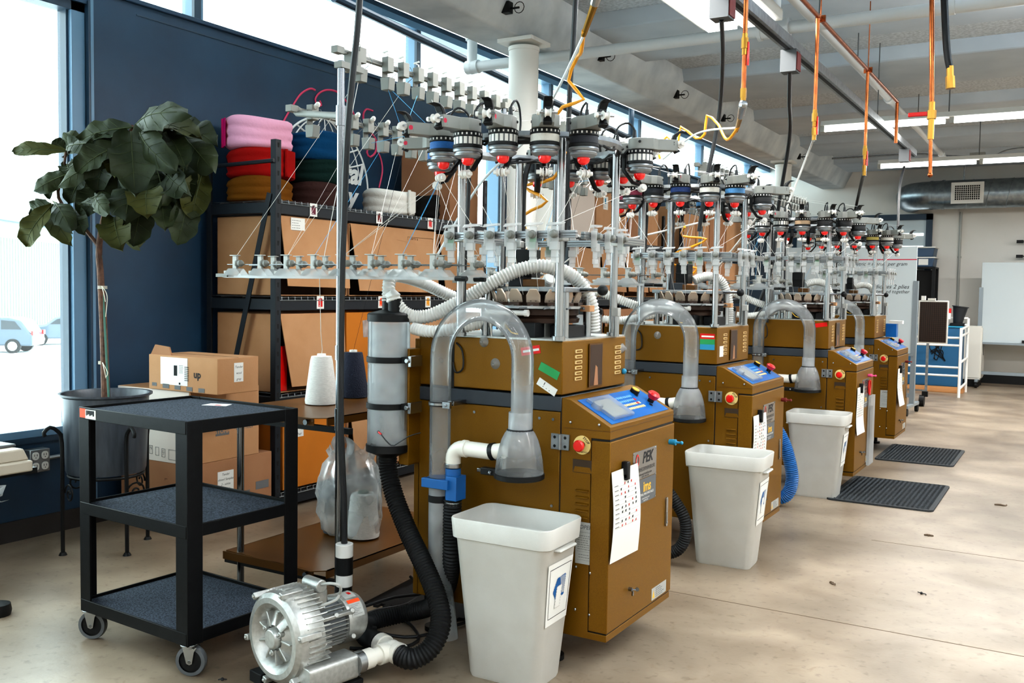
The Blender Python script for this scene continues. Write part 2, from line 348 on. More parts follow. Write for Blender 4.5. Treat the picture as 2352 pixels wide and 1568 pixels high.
# fluorescent fixtures
def fixture(y,label,x0=-2.36,n=3,rod=True):
    t=thing('fluorescent_light',label,'ceiling light',(x0,y,3.13),group='long strip lights under the ceiling')
    L_=1.22*2*n
    B().prism([(-.07,.05),(.07,.05),(.045,.1),(-.045,.1)],'x',0,L_).build('lamp_housing','white',t)
    for k in range(2*n):
        B().cyl((k*1.22+.03,0,.015),(k*1.22+1.17,0,.015),.022,n=10).build('lamp_tube','lamp',t)
        B().box(k*1.22-.01,k*1.22+.03,-.035,.035,-.01,.055).build('lamp_socket','greyl',t)
    if rod:
        for k in range(0,2*n): B().cyl((k*1.22+1.2,0,.09),(k*1.22+1.2,0,.8),.006,n=6).build('hanging_rod','greyd',t)
    return t
fixture(10.2,'long fluorescent strip light hanging in front of the busbar ends, the nearer of two rows')
fixture(13.45,'long fluorescent strip light hanging just above the silver duct on the back wall')
t=thing('fluorescent_troffer','wide glowing fluorescent fixture at the top of the photo above the copper pipe','ceiling light',(-2.03,4.9,3.22))
B().box(-.27,.27,-1.5,1.5,.03,.1).build('lamp_housing','white',t)
for x in (-.12,.12): B().box(x-.1,x+.1,-1.46,1.46,0,.03).build('diffuser','lamp',t)
# sprinkler pipe across the room
t=thing('sprinkler_pipe','thick white sprinkler pipe crossing the room under the joists','pipe',(0,6.78,3.3))
B().cyl((-4.45,0,0),(XR-.05,0,0),.043,n=20).build('pipe_run','pipew',t)
for x in (-1.92,): 
    B().cyl((x,0,0),(x,0,.62),.043,n=18).build('riser','pipew',t)
    B().cyl((x-.1,0,0),(x+.1,0,0),.062,n=20).cyl((x-.11,0,0),(x-.085,0,0),.07,n=20).cyl((x+.085,0,0),(x+.11,0,0),.07,n=20).cyl((x,0,.05),(x,0,.12),.058,n=20).build('pipe_tee','pipew',t)
for x in (-.78,1.6,3.4): B().cyl((x-.02,0,0),(x+.02,0,0),.05,n=18).box(x-.02,x+.02,-.01,.01,.03,.3).build('pipe_hanger','pipew',t)
B().sph((-4.45,0,0),.06).cyl((-4.45,0,0),(-4.45,0,.3),.043).cyl((-4.5,0,0),(-4.38,0,0),.056).cyl((-4.45,0,.22),(-4.45,0,.32),.058).build('elbow','pipew',t)
t=thing('sprinkler_main','white pipe running under the soffit along the clerestory windows','pipe',(-4.45,0,3.6))
B().cyl((0,-2,0),(0,17.5,0),.04,n=18).build('pipe_run','pipew',t)
for y in (3.3,6.78,10.2,13.6): B().cyl((0,y-.09,0),(0,y+.09,0),.056,n=18).build('coupling','pipew',t)
thingmesh(B().box(-4.72,-4.6,-2,17.5,3.64,3.72).m(1).box(-4.7,-4.62,-2,17.5,3.63,3.64).m(0).box(-4.68,-4.64,1,1.05,3.72,3.95).box(-4.68,-4.64,7.6,7.65,3.72,3.95).box(-4.68,-4.64,13,13.05,3.72,3.95).build('light_raceway',['pipew','lamp']),'pale strip raceway along the soffit above the clerestory glass','raceway')
thingmesh(B().tube([(-4.75,5.4,3.55),(-4.75,10.6,3.3),(-4.75,10.75,3.33),(-4.75,10.78,3.95)],.035,10).build('drain_pipe','framedark'),'dark iron drain pipe sloping in front of the clerestory window','pipe')
# busbar + conduit + copper line
t=thing('busbar_trunking','dark grey power busbar trunking running away below the white sprinkler pipe','busbar',(-1.64,0,3.0))
B().box(-.035,.035,-2,11.4,-.012,.05).m(1).box(-.012,.012,-2,11.42,-.016,-.011).build('trunking',['steeldull','black'],t)
for y in (4.83,6.175,10.8): B().box(-.05,.05,y-.05,y+.05,-.15,-.012).m(1).box(.05,.056,y-.04,y+.05,-.14,-.03).build('plug_box',['greyd','darkred'],t)
for y in (3.2,6.9,9.2): B().cyl((0,y,.05),(0,y,.9),.005,n=6).build('hanging_rod','greyd',t)
t=thing('conduit_pipe','pale pipe running away beside the copper line and ending near the back wall','pipe',(-1.65,0,3.33))
B().cyl((0,-2,0),(0,14.2,0),.03,n=16).build('pipe_run','pipew',t)
for y in (5.0,9.8,13.9): B().cyl((0,y-.05,0),(0,y+.05,0),.042,n=16).build('coupling','pipew',t)
for y in (5.2,8.3,11.7): B().cyl((0,y,.03),(0,y,.6),.005,n=6).build('hanging_rod','greyd',t)
t=thing('copper_line','copper compressed air pipe running above the machines with drops','pipe',(-1.405,0,3.1))
B().cyl((0,-2,0),(0,8.76,0),.014,n=12).cyl((0,8.76,0.01),(0,8.76,-.35),.014,n=12).build('pipe_run','copper',t)
for y in (1.8,5.95,7.45): B().cyl((-.0,y,0),(0,y,.5),.004,n=6).box(-.03,.03,y-.008,y+.008,-.02,.02).build('pipe_hanger','copper',t)
def drop(y,zb,label,zv,lever=True):
    t=thing('copper_drop',label,'pipe',(-1.405,y,3.1),group='copper air drops')
    B().cyl((0,0,0),(0,0,zv+.03-3.1),.0115,n=12).sph((0,0,0),.018).cyl((0,0,zb+.06-3.1),(0,0,zv-.03-3.1),.0115,n=10).build('drop_pipe','copper',t)
    v=B().cyl((0,0,zv+.05-3.1),(0,0,zv-.05-3.1),.0135,n=12).cyl((0,0,zv+.03-3.1),(0,0,zv-.02-3.1),.0175,n=10).build('ball_valve','brass',t); B().cyl((0,0,zb+.03-3.1),(0,0,zb+.075-3.1),.015,n=6).cyl((0,0,zb-3.1),(0,0,zb+.03-3.1),.013,n=10).build('hose_fitting','brass',t)
    if lever: B().box(.014,.022,-.009,.009,zv-.10-3.1,zv+.01-3.1).build('valve_lever','red',v,bev=.004)
drop(2.93,2.5,'copper air drop above the nearest machine with a slanted brass coupling',2.62,False)
drop(4.48,2.34,'copper air drop with red lever feeding the second yellow coil hose',2.62)
drop(5.88,2.37,'copper air drop with red lever ending in a white air tube',2.5)
drop(7.44,2.33,'copper air drop with red lever ending in a black hose',2.5)
t=thing('copper_valve_drop','copper drop pipe with a red lever ball valve held out to the side','pipe',(-.8,6.2,2.5))
B().cyl((-.05,0,1.45),(0,0,.06),.014).cyl((0,0,-.1),(.005,0,-.32),.011).sph((.005,0,-.33),.015).build('drop_pipe','copper',t)
v=B().cyl((0,0,.1),(0,0,-.12),.018,n=10).cyl((0,0,.05),(0,0,.0),.027,n=8).build('ball_valve','brass',t); B().box(-.13,-.02,-.012,.012,.02,.045).m(1).box(-.03,0,-.006,.006,.035,.05).build('valve_lever',['red','steel'],v,bev=.004)
t=thing('air_hose_drop','thick black air hose hanging straight down with a brass coupler on its end','hose',(-.71,6.2,2.7))
B().tube(spl([(-.08,0,1.25),(-.06,0,.8),(-.045,0,.5),(-.02,0,.2),(0,0,.09)]),.021,10).build('hose','black',t)
B().cyl((0,0,.1),(.003,0,.04),.021,n=10).cyl((.003,0,.04),(.008,0,-.03),.027,n=10).build('coupler','brass',t)
# yellow coil hoses, white air tubes, black cords
def cabl(name,P,r,m,label,cat,group=None,step=.04,n=8): return tag(B().tube(spl(P,step),r,n).build(name,m),label,cat,group)
def coupl(a,b_,c_,label):
    t=thing('air_coupling',label,'coupling',a)
    f=lambda p:V(p)-V(a)
    B().cyl((0,0,0),f(b_),.02,.016,n=10).sph((0,0,0),.022,8).build('swivel_body','steel',t); B().cyl(f(b_),f(c_),.014,.010,n=8).build('hose_nipple','brass',t)
ce=V((-1.42,2.93,2.50))
coupl((-1.405,2.93,2.5),(-1.47,3.0,2.43),(-1.56,3.1,2.36),'slanted brass coupling that splits into yellow hose and white tube, top centre')
cabl('coil_hose',[(-1.55,3.08,2.37),(-1.62,3.2,2.33),(-1.74,3.4,2.36),(-1.80,3.45,2.29),(-1.73,3.45,2.21),(-1.84,3.48,2.195),(-1.89,3.5,2.13),(-1.87,3.52,2.05)],.0075,'hosey','yellow coil air hose hanging to the feeder ring of the nearest machine','hose')
cabl('coil_hose',[(-1.95,3.72,2.05),(-2.05,3.8,1.95),(-2.2,3.8,1.92),(-2.08,3.8,1.85),(-2.2,3.8,1.79),(-2.18,3.8,1.72),(-2.07,3.8,1.68),(-2.2,3.8,1.62),(-2.2,3.8,1.54)],.0075,'hosey','yellow coil air hose zigzagging down inside the posts of the nearest machine','hose')
cabl('air_tube',[(-1.56,3.1,2.36),(-1.75,3.25,2.2),(-1.95,3.4,2.07),(-2.25,3.5,1.9),(-2.5,3.5,1.55)],.0055,'hoseclear','milky white air tube slanting from the brass coupling down past the nearest feeders','tube')
coupl((-1.405,4.48,2.34),(-1.46,4.62,2.31),(-1.53,4.78,2.27),'slanted steel coupling above the second yellow coil hose')
cabl('coil_hose',[(-1.5,4.72,2.28),(-1.6,4.85,2.24),(-1.72,5.05,2.36),(-1.80,5.1,2.42),(-1.81,5.1,2.32),(-1.86,5.1,2.3),(-1.95,5.1,2.37),(-1.965,5.1,2.27),(-2.03,5.1,2.32),(-2.08,5.1,2.26),(-2.07,5.1,2.2)],.0075,'hosey','yellow coil air hose sagging in loops towards the second machine','hose')
cabl('coil_hose',[(-2.1,5.6,1.85),(-2.15,5.7,1.8),(-2.0,5.72,1.78),(-2.12,5.7,1.72),(-2.22,5.7,1.68),(-2.2,5.7,1.62),(-2.05,5.7,1.6),(-2.1,5.7,1.55)],.0075,'hosey','yellow coil air hose in front of the boxes behind the second machine','hose')
cabl('air_tube',[(-1.52,4.75,2.28),(-1.8,4.95,2.3),(-2.06,5.12,2.2)],.0055,'hoseclear','milky white air tube running beside the second yellow coil hose','tube')
cabl('air_tube',[(-1.405,5.88,2.37),(-1.5,6.3,2.47),(-1.725,7.1,2.5),(-1.93,7.25,2.06)],.008,'hosewhite','white air tube slanting from the third copper drop to the third machine','tube')
cabl('air_hose',[(-1.405,7.44,2.34),(-1.5,7.9,2.38),(-1.76,9.1,2.36),(-1.84,9.35,2.2)],.013,'black','black hose slanting from the copper drop to the fourth machine','hose')
cabl('air_tube',[(-2.4,5.3,1.75),(-2.1,5.9,1.9),(-1.85,6.4,2.05),(-2.35,6.9,1.6)],.006,'hosewhite','white air tube slanting between the second and third machine','tube')
CORD=[(-2.39,2.9,3.2),(-2.423,2.9,2.551),(-2.453,2.9,2.288),(-2.472,2.9,2.127),(-2.486,2.9,1.935),(-2.494,2.9,1.713),(-2.503,2.9,1.48),(-2.515,2.91,.95),(-2.522,2.94,.6),(-2.525,2.95,.4)]
CORD=[(-2.37,2.9,3.9)]+CORD
for P,r,l in ((CORD,.013,'thick black power cord hanging in front of the nearest creel post'),
  ([(-1.9,3.75,3.9),(-1.93,3.75,2.7),(-1.95,3.75,2.3),(-1.957,3.75,1.8),(-2.0,3.78,1.45)],.012,'black power cord hanging into the middle of the nearest machine'),
  ([(-1.64,4.83,2.85),(-1.72,5.1,2.7),(-1.80,5.3,2.45),(-1.86,5.3,2.1),(-1.9,5.3,1.8)],.012,'black power cord with steel spring end hanging over the second machine'),
  ([(-1.64,6.175,2.86),(-1.75,6.6,2.75),(-1.9,7.2,2.6),(-2.05,7.5,2.1),(-2.1,7.5,1.6),(-2.3,7.4,1.0)],.014,'black power cord hanging from a busbar box over the third machine'),
  ([(-1.64,10.8,2.8),(-1.6,10.3,2.5),(-1.52,9.8,1.86)],.013,'black power cord hanging from the last busbar box over the fourth machine')):
    cabl('power_cord',P,r,'cable',l,'cord','power cords hanging from the busbar')
t=thing('twist_lock_plug','black and white twist lock plug at the bottom of the hanging power cord','plug',(-2.525,2.95,0))
B().cyl((0,0,.41),(0,0,.355),.036,n=18).build('plug_cap','white',t,bev=.003); B().cyl((0,0,.285),(0,0,.235),.034,n=18).build('plug_body','white',t,bev=.003); B().cyl((0,0,.355),(0,0,.285),.036,n=18).build('plug_ring','black',t)
B().tube(spl([(0,0,.24),(0,0,.16),(.01,.02,.06),(.08,.1,.02)]),[.033]*30 if 0 else .033,12).build('cable_sleeve','black',t)
# beam clips
for i,(y,x) in enumerate(((5.1,-3.64),(6.0,-3.64),(7.6,-3.66),(9.4,-3.66),(10.9,-3.66),(14.4,-3.66))):
    tag(B().box(-.03,.03,-.03,.03,-.03,.05).cyl((.03,0,0),(.1,0,0),.008,n=6).tube([(.1+.04*math.cos(a),0,.0+.04*math.sin(a)) for a in [k*PI/6 for k in range(12)]],.003,5,closed=True).build('beam_clip','black',loc=(x,y,3.47)),'small black spring clip with wire ring clamped to the white concrete beam','clip','spring clips on the beam')
# ================================================================== knitting machine prototype (local: x towards aisle, y away from camera)
CX,CYY=-.455,.236      # axis of the knitting head
def make_feeder(par,ang,band,ring=.425,z=2.035,brand=None):
    f=sub('yarn_feeder',par,(CX+ring*math.cos(ang),CYY+ring*math.sin(ang),z),(0,0,ang))
    return f
def feeder_parts(f,band,brand):
    P=[(-.05*math.cos(a)*1.0,.05*math.sin(a)) for a in [PI/2-PI*k/10 for k in range(11)]]
    P=[(x,y) for x,y in P]; P=P+[(.045,-.05),(.07,-.028),(.155,-.024),(.155,.024),(.07,.028),(.045,.05)]
    b=B(); b.prism(P,'z',0,.046).m(1)
    for s_ in (-1,1): b.cyl((-.015,s_*.035,.03),(-.015,s_*.052,.03),.006,n=8)
    b.m(2)
    if brand:
        for s_ in (-1,1):
            M=onY(.113,-.0246,.024) if s_<0 else M4.Translation((.113,.0246,.024))@T(0,0,0,PI/2,0,PI)
            b.m(3).lathe([(.0001,0),(.009,0)],12,M@T(-.033,0,.0002),False).m(2).text(brand,.022,M@T(.008,.006,.0003),0,.02).m(2).scrib(.06,.012,2,M@T(.006,-.011,.0003),3,.001)
    b.build('feeder_body',['grey','black','ink','mark_red'],f,bev=.004)
    b=B(); M=T(.172,0,.03,PI/2)
    b.lathe([(.003,-.012),(.017,-.011),(.011,-.004),(.011,.004),(.017,.011),(.003,.012)],16,M).m(1).cyl((.172,-.034,.03),(.172,.034,.03),.004,n=8).m(0).cyl((.172,-.03,.03),(.172,-.04,.03),.009,n=10)
    b.build('input_pulley',['white','steel'],f)
    B().prism([(.13,.045),(.142,.07),(.165,.085),(.196,.083),(.165,.075),(.152,.055),(.156,.01),(.17,0),(.15,-.01),(.145,.0),(.145,.045)],'y',-.016,.016).build('pulley_guard','black',f,bev=.003)
    b=B(); b.lathe([(.05,0),(.0555,-.002),(.0555,-.005),(.0555,-.013),(.0555,-.018),(.05,-.02)],60,None,False,[0,0,lambda k:k%3==0,0,0]); b.build('slotted_ring',['black','white'],f,ang=20)
    b=B()
    if band=='bclear':
        b.lathe([(.048,-.018),(.053,-.02),(.053,-.046),(.048,-.048)],54,None,False,[0,lambda k:1 if k%3 else 2,0]).m(2).cyl((0,0,-.018),(0,0,-.047),.046,n=24)
        b.build('yarn_drum',['bclear','white','greyd'],f)
    else:
        b.lathe([(.048,-.018),(.0525,-.02),(.0535,-.034),(.0525,-.046),(.048,-.048)],32); b.build('yarn_drum',[band],f)
    B().lathe([(.05,-.046),(.056,-.048),(.056,-.058),(.05,-.06)],32).build('drive_belt_ring','rubber',f)
    B().lathe([(.045,-.058),(.054,-.06),(.0565,-.066),(.054,-.073),(.047,-.075),(.047,-.079),(.051,-.081),(.049,-.087),(.038,-.095),(.026,-.097),(.02,-.094)],36).build('drum_flange','steeldull',f)
    B().lathe([(.0238,-.094),(.0242,-.101),(.0222,-.110),(.0175,-.117),(.010,-.1215),(.0001,-.123)],20).build('warning_lamp','redlens',f)
    b=B(); b.tube([(-.05,.0,.0),(-.068,0,-.02),(-.068,0,-.085),(-.03,0,-.133),(0,0,-.142)],.0105,6,sq=(1.3,.7)); b.m(1)
    for y in (-.017,.017): b.lathe([(.004,-.006),(.0165,-.007),(.011,0),(.0165,.007),(.004,.006)],14,T(.012,y*.6,-.155,PI/2)).cyl((.012,y,-.155),(.012,y*1.8,-.155),.008,n=8)
    b.build('yarn_arm',['black','white'],f)
    b=B(); b.tube(spl([(-.02,.02,.05),(-.02,.02,.085),(-.045,.03,.115),(-.085,.03,.1),(-.105,.03,.05),(-.1,.03,.01)],.012),.0045,6).cyl((-.02,.02,.044),(-.02,.02,.085),.011,.007,n=8).build('feeder_cable','cable',f)
def ring_rail(par):
    # square detector rail with hanging sensors
    z=1.655; x0,x1,y0,y1=CX-.20,CX+.33,CYY-.335,CYY+.32
    b=B()
    for (a,c) in (((x0-.02,y0),(x1+.02,y0)),((x1,y0+.09),(x1,y1)),((x0,y1),(x1,y1)),((x0-.07,y0+.09),(x0-.07,y1))):
        d=V((c[0]-a[0],c[1]-a[1],0)); L_=d.length; M=M4.Translation((*a,z))@M4.Rotation(math.atan2(d.y,d.x),4,'Z')
        b.m(0).box(0,L_,-.008,.008,-.014,.014,M).m(1).box(0,L_,-.0092,.0092,.002,.006,M).box(0,L_,-.0092,.0092,-.008,-.005,M)
    b.build('detector_rail',['steel','greyd'],par,bev=.001)
    k=0
    spots=[(x0+.01+i*.092,y0,0) for i in range(6)]+[(x1,y0+.16+i*.12,PI/2) for i in range(3)]+[(x1-.1-i*.12,y1,PI) for i in range(4)]+[(x0-.07,y1-.06-i*.11,-PI/2) for i in range(3)]
    for x,y,a in spots:
        d=sub('stop_motion_sensor',par,(x,y,z),(0,0,a)); k+=1
        b=B(); b.box(-.015,.015,-.021,-.014,-.085,.03).box(-.018,.018,-.03,-.01,-.058,-.028).box(-.024,-.019,-.034,-.01,-.045,.02).box(-.012,.016,-.024,-.012,-.105,-.085).prism([(-.034,.03),(.034,.036),(.04,.044),(-.024,.042)],'y',-.03,-.008)
        b.build('sensor_plate','sensor',d,bev=.002)
        B().lathe([(.015,0),(.016,.012),(.012,.016),(.012,.026),(.006,.03)],14,T(0,-.016,0,PI/2)).build('clamp_knob','railgrey',d)
        if k%4==1: B().box(-.013,.013,-.0205,-.0195,-.05,.0).build('circuit_board','green',d)
def make_machine():
    t=thing('knitting_machine','x','knitting machine',(-1.475,3.214,0))
    # feet and frame
    for x,y in ((-.83,.06),(-.83,.53),(-.25,.06),(-.25,.53)): B().cyl((x,y,0),(x,y,.02),.04,n=16).cyl((x,y,.02),(x,y,.16),.016,n=10).box(x-.03,x+.03,y-.03,y+.03,.10,.2).build('machine_foot','black',t)
    B().box(-.88,-.21,0,.585,.16,.985).build('lower_cabinet','brown',t,bev=.004)
    for x,z in ((-.3,.955),(-.24,.955),(-.24,.62),(-.6,.955)): B().cyl((x,0,z),(x,-.004,z),.006,n=8).build('cabinet_screw','steel',t)
    B().box(-.88,-.205,-.004,.589,.987,1.043).build('black_band','darkband',t,bev=.003)
    # upper box, open on top plate
    B().box(-.88,-.205,0,.585,1.05,1.255).build('upper_cabinet','brown',t,bev=.004)
    B().box(-.875,-.21,.005,.58,1.252,1.262).build('top_plate','alu',t)
    b=B(); b.box(-.92,-.87,-.08,.02,.72,1.2).box(-.90,-.87,.0,.58,.16,1.24); b.build('rear_bracket','brown',t,bev=.003)
    for y in (.13,.5):
        for k in range(6):
            z=1.105+k*.0215
            b=B(); b.prism([(y-.028+ (p[0]+1)*.028, z+p[1]) for p in [(x*1.0,yy) for x,yy in rrect(1.0,.006,.005,3)]],'x',-.206,-.2005).m(1).prism([(y-.022+(p[0]+1)*.022,z+p[1]) for p in rrect(1.0,.0035,.003,3)],'x',-.203,-.2)
            b.build('vent_louver',['panelkey','brown'],t)
    # control cabinet
    b=B(); b.prism([(-.205,.13),(-.205,1.041),(-.168,1.036),(0,.944),(0,.897),(-.078,.897),(-.078,.156),(0,.156),(0,.13)],'y',0,.642)
    b.m(1).box(-.08,-.002,.004,.638,.15,.9)
    b.m(0).box(-.208,-.2045,.0,.01,.13,.1)
    b.build('control_cabinet',['brown','gapblack'],t,bev=.003)
    B().box(-.2075,-.2045,-.0015,.03,.17,1.038).build('panel_gap','gapblack',t)
    B().box(-.725,-.702,-.0015,.03,1.045,1.256).build('panel_gap','gapblack',t); B().tube(spl([(-.69,-.004,1.23),(-.66,-.006,1.2),(-.655,-.006,1.13),(-.69,-.006,1.11),(-.705,-.004,1.15)],.01),.0035,6).build('loose_cable','cable',t)
    B().box(-.19,.0015,-.001,.6435,.9265,.9285).build('panel_groove','brownflat',t)
    d=B().box(-.074,.004,-.004,.6455,.163,.889).build('cabinet_door','brown',t,bev=.003)
    b=B(); b.prism([(p[0]+.566,p[1]+.52) for p in rrect(.009,.062,.008,4)],'x',.004,.012).m(1).prism([(p[0]+.566,p[1]+.5) for p in rrect(.005,.022,.004,3)],'x',.012,.0135).cyl((.012,.566,.475),(.015,.566,.475),.005,n=10)
    b.build('door_handle',['steel','steeldull'],d,bev=.002)
    b=B(); b.cyl((.004,.196,.285),(.018,.196,.285),.008,n=12).cyl((.012,.196,.285),(.034,.2,.285),.003,n=8).lathe([(.004,-.002),(.008,-.002),(.008,.002),(.004,.002)],12,T(.036,.203,.287,PI/2,0,.4)).box(.018,.024,.19,.2,.262,.28); b.build('door_key','chrome',d)
    # name plates
    b=B(); b.box(.004,.0056,.205,.445,.705,.82).m(1).box(.004,.0058,.205,.445,.605,.702).m(2)
    b.text('PEK',.062,onX(.0062,.352,.785),.25,.022).m(4)
    b.lathe([(.019,0),(.026,.0004),(.026,.0005),(.019,.0009)],20,onX(.0062,.248,.783)@M4.Diagonal((.62,1,1,1)),False).m(2)
    b.text('合肥奥佰克机械有限公司',.0178,onX(.0062,.33,.741)).text('www.opek-textiles.com',.014,onX(.0062,.33,.722)).text('+86 551 5651 200',.010,onX(.0062,.33,.711))
    b.m(3).text('ims',.058,onX(.0064,.352,.667),0,.03).m(5).text('INDUSTRIAL MACHINE SALES',.0135,onX(.0064,.332,.638),0,.01).text('www.imssox.com',.011,onX(.0064,.34,.622)).text('336.996.5933',.009,onX(.0064,.34,.612)).m(0)
    for y in (.212,.438):
        for z in (.813,.704,.612): b.cyl((.005,y,z),(.0075,y,z),.004,n=8)
    b.build('name_plate',['steel','greyd','ink','yellow','red','white'],d)
    b=B(); b.box(.004,.0052,.43,.59,.172,.222).m(1).prism([(.437,.18),(.462,.18),(.4495,.212)],'x',.0052,.0056).m(2).scrib(.11,.042,5,onX(.0056,.527,.197),5,.0016); b.build('warning_label',['greyl','yellow','inkgrey'],d)
    # emergency stop, recessed grip, louvres, data plate on side
    e=B().lathe([(.0001,.003),(.036,.003),(.036,0)],28,T(-.115,0,.868,PI/2)).m(1).text('STOP',.014,M4.Translation((-.097,-.0034,.886))@T(0,0,0,PI/2)@T(0,0,0,0,0,-.8),0,.03).text('EMERGENCY',.009,M4.Translation((-.108,-.0034,.842))@T(0,0,0,PI/2)@T(0,0,0,0,0,PI)).build('emergency_stop_plate',['paleyellow','ink'],t)
    B().lathe([(.014,0),(.014,.018)],16,T(-.115,-.003,.868,PI/2)).build('stop_collar','black',e)
    B().lathe([(.012,.018),(.0215,.02),(.0225,.03),(.018,.037),(.0001,.039)],20,T(-.115,-.003,.868,PI/2)).build('stop_button','red',e)
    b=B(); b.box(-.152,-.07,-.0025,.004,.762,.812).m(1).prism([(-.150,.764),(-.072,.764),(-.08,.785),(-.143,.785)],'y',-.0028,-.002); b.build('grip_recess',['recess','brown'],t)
    for k in range(5):
        z=.70-k*.0255
        B().prism([(0,0),(-.011,-.004),(-.011,-.007),(0,-.009)],'x',-.137,-.083,T(0,0,z)).build('vent_louver','brown',t,bev=.0015)
    b=B(); b.box(-.135,-.038,-.0015,0,.415,.575).m(1).text('OPEK®',.022,onY(-.085,-.0017,.556),.25,.02).text('Computerized Knitting Machine',.0065,onY(-.085,-.0017,.537)).scrib(.08,.06,7,onY(-.086,-.0017,.497),8,.0011).scrib(.07,.02,2,onY(-.086,-.0017,.445),9,.0012)
    for x0,x1,z in ((-.128,-.046,.462),(-.128,-.046,.43)): b.box(x0,x1,-.0018,-.0014,z-.0004,z+.0004)
    b.build('data_plate',['greyl','inkgrey'],t)
    for x,z in ((-.13,.40),(-.07,.385),(-.13,.235),(-.07,.225),(-.165,.95),(-.045,.95)): B().sph((x,-.001,z),.006,8).build('cabinet_screw','steel',t)
    b=B(); b.box(-.245,-.212,-.008,0,.842,.902).box(-.2,-.168,-.008,0,.842,.902).cyl((-.206,-.007,.842),(-.206,-.007,.902),.008,n=10).m(1)
    for x in (-.229,-.184):
        for z in (.855,.889): b.cyl((x,-.008,z),(x,-.0095,z),.006,n=10)
    b.build('hinge',['steeldull','black'],t,bev=.002)
    # sloped control panel
    sl=math.atan2(1.036-.944,.168)
    MP=M4.Translation((0,.32,.944))@M4.Rotation(PI/2,4,'Z')@M4.Rotation(-sl,4,'X')@M4.Identity(4)
    # panel frame: local x -> +y world, local y -> up slope, z normal
    ex=V((0,1,0)); ey=V((-math.cos(sl),0,math.sin(sl))); ez=ex.cross(ey)
    MP=M4(((ex.x,ey.x,ez.x,0),(ex.y,ey.y,ez.y,.32),(ex.z,ey.z,ez.z,.944),(0,0,0,1)))
    pn=B().box(-.285,.285,.012,.178,0,.0025,MP).build('control_panel','panelblue',t)
    b=B()
    for r_ in range(4):
        for c_ in range(9):
            b.m(0 if (r_<2 and c_>3) or (r_==1) or (r_==0 and c_<6) else 1); 
            if (r_,c_) in ((1,7),(2,8)): b.m(2)
            b.box(-.02+c_*.018,-.008+c_*.018,.06+r_*.024,.072+r_*.024,.0025,.0045,MP)
    b.m(3)
    for x,y in ((.185,.135),(.19,.06)): b.cyl(MP@V((x,y,.002)),MP@V((x,y,.006)),.009,n=12)
    b.build('keypad',['panelkey','keyblue','red','chrome'],pn)
    B().box(-.24,-.05,.028,.165,.002,.016,MP).build('screen_cover','acryl',pn,bev=.003)
    B().box(-.21,-.07,.045,.15,.0025,.006,MP).build('display','greyl',pn)
    B().cyl(MP@V((-.235,.115,.002)),MP@V((-.235,.115,.022)),.024,.02,n=16).build('key_switch','acryl',pn)
    b=B(); b.cyl(MP@V((.205,.155,.002)),MP@V((.205,.155,.018)),.02,n=18).m(1).cyl(MP@V((.205,.155,.018)),MP@V((.205,.155,.021)),.017,n=18); b.build('start_button',['black','yellow'],pn)
    b=B(); b.cyl(MP@V((.225,.08,.002)),MP@V((.225,.08,.022)),.014,n=16).m(1).cyl(MP@V((.225,.08,.02)),MP@V((.225,.08,.04)),.02,.028,n=20).cyl(MP@V((.225,.08,.04)),MP@V((.225,.08,.048)),.028,.02,n=20); b.build('stop_button',['black','red'],pn)
    # posts and feeder ring
    pr=.335
    for a in (-46,44,134,234):
        x,y=CX+pr*math.cos(math.radians(a)),CYY+pr*math.sin(math.radians(a))
        B().cyl((x,y,1.26),(x,y,2.02),.0165,n=18).cyl((x,y,1.26),(x,y,1.275),.026,n=18).build('post','steel',t)
        B().box(x-.026,x+.026,y-.026,y+.026,1.635,1.665).build('post_clamp','alu',t,bev=.004)
    b=B(); rp=[(CX+pr*math.cos(k*2*PI/48),CYY+pr*math.sin(k*2*PI/48),2.028) for k in range(48)]; b.tube(rp,.02,4,closed=True,sq=(.35,.9)); b.build('feeder_ring','steeldull',t,ang=30)
    b=B(); rr=random.Random(3)
    for j in range(3): b.tube([(CX+(pr-.02+rr.random()*.03)*math.cos(k*2*PI/40),CYY+(pr-.02+rr.random()*.03)*math.sin(k*2*PI/40),2.0+rr.random()*.03) for k in range(26,58)],.0055,6)
    b.tube(spl([(CX-.2,CYY+.27,2.02),(CX-.22,CYY+.26,1.9),(CX-.215,CYY+.25,1.6),(CX-.2,CYY+.2,1.4)]),.012,6).tube(spl([(CX-.19,CYY-.27,2.0),(CX-.185,CYY-.24,1.9),(CX-.2,CYY-.24,1.5),(CX-.2,CYY-.24,1.27)]),.009,6)
    b.build('cable_harness','cable',t)
    # knitting head
    b=B(); b.m(0).cyl((CX,CYY,1.26),(CX,CYY,1.315),.115,n=32).m(1).lathe([(.13,1.315),(.175,1.318),(.18,1.335),(.165,1.345),(.175,1.35),(.175,1.372),(.15,1.378)],40,T(CX,CYY,0)).m(2).lathe([(.2,1.376),(.22,1.376),(.22,1.386),(.19,1.388)],40,T(CX,CYY,0)).m(3).cyl((CX,CYY,1.37),(CX,CYY,1.45),.09,n=24); b.build('needle_cylinder',['alu','oilbrown','steel','oilbrown'],t)
    for k in range(10):
        a=math.radians(175+k*24); M=M4.Translation((CX+.17*math.cos(a),CYY+.17*math.sin(a),1.392))@M4.Rotation(a+PI/2,4,'Z')
        c=sub('cam_unit',t); c.matrix_local=M
        B().prism([(-.028,0),(.028,0),(.028,.03),(.014,.056),(-.014,.056),(-.028,.03)],'y',-.004,.004,T(0,0,.008,.35)).m(1).cyl((0,-.008,.03),(0,-.004,.03),.009,n=10).box(-.014,-.006,-.007,0,.012,.016).box(.006,.014,-.007,0,.012,.016).build('cam_plate',['cam','ink'],c,bev=.002)
        B().box(-.023,.023,-.022,.012,-.012,.008).build('cam_block','oilbrown',c,bev=.002)
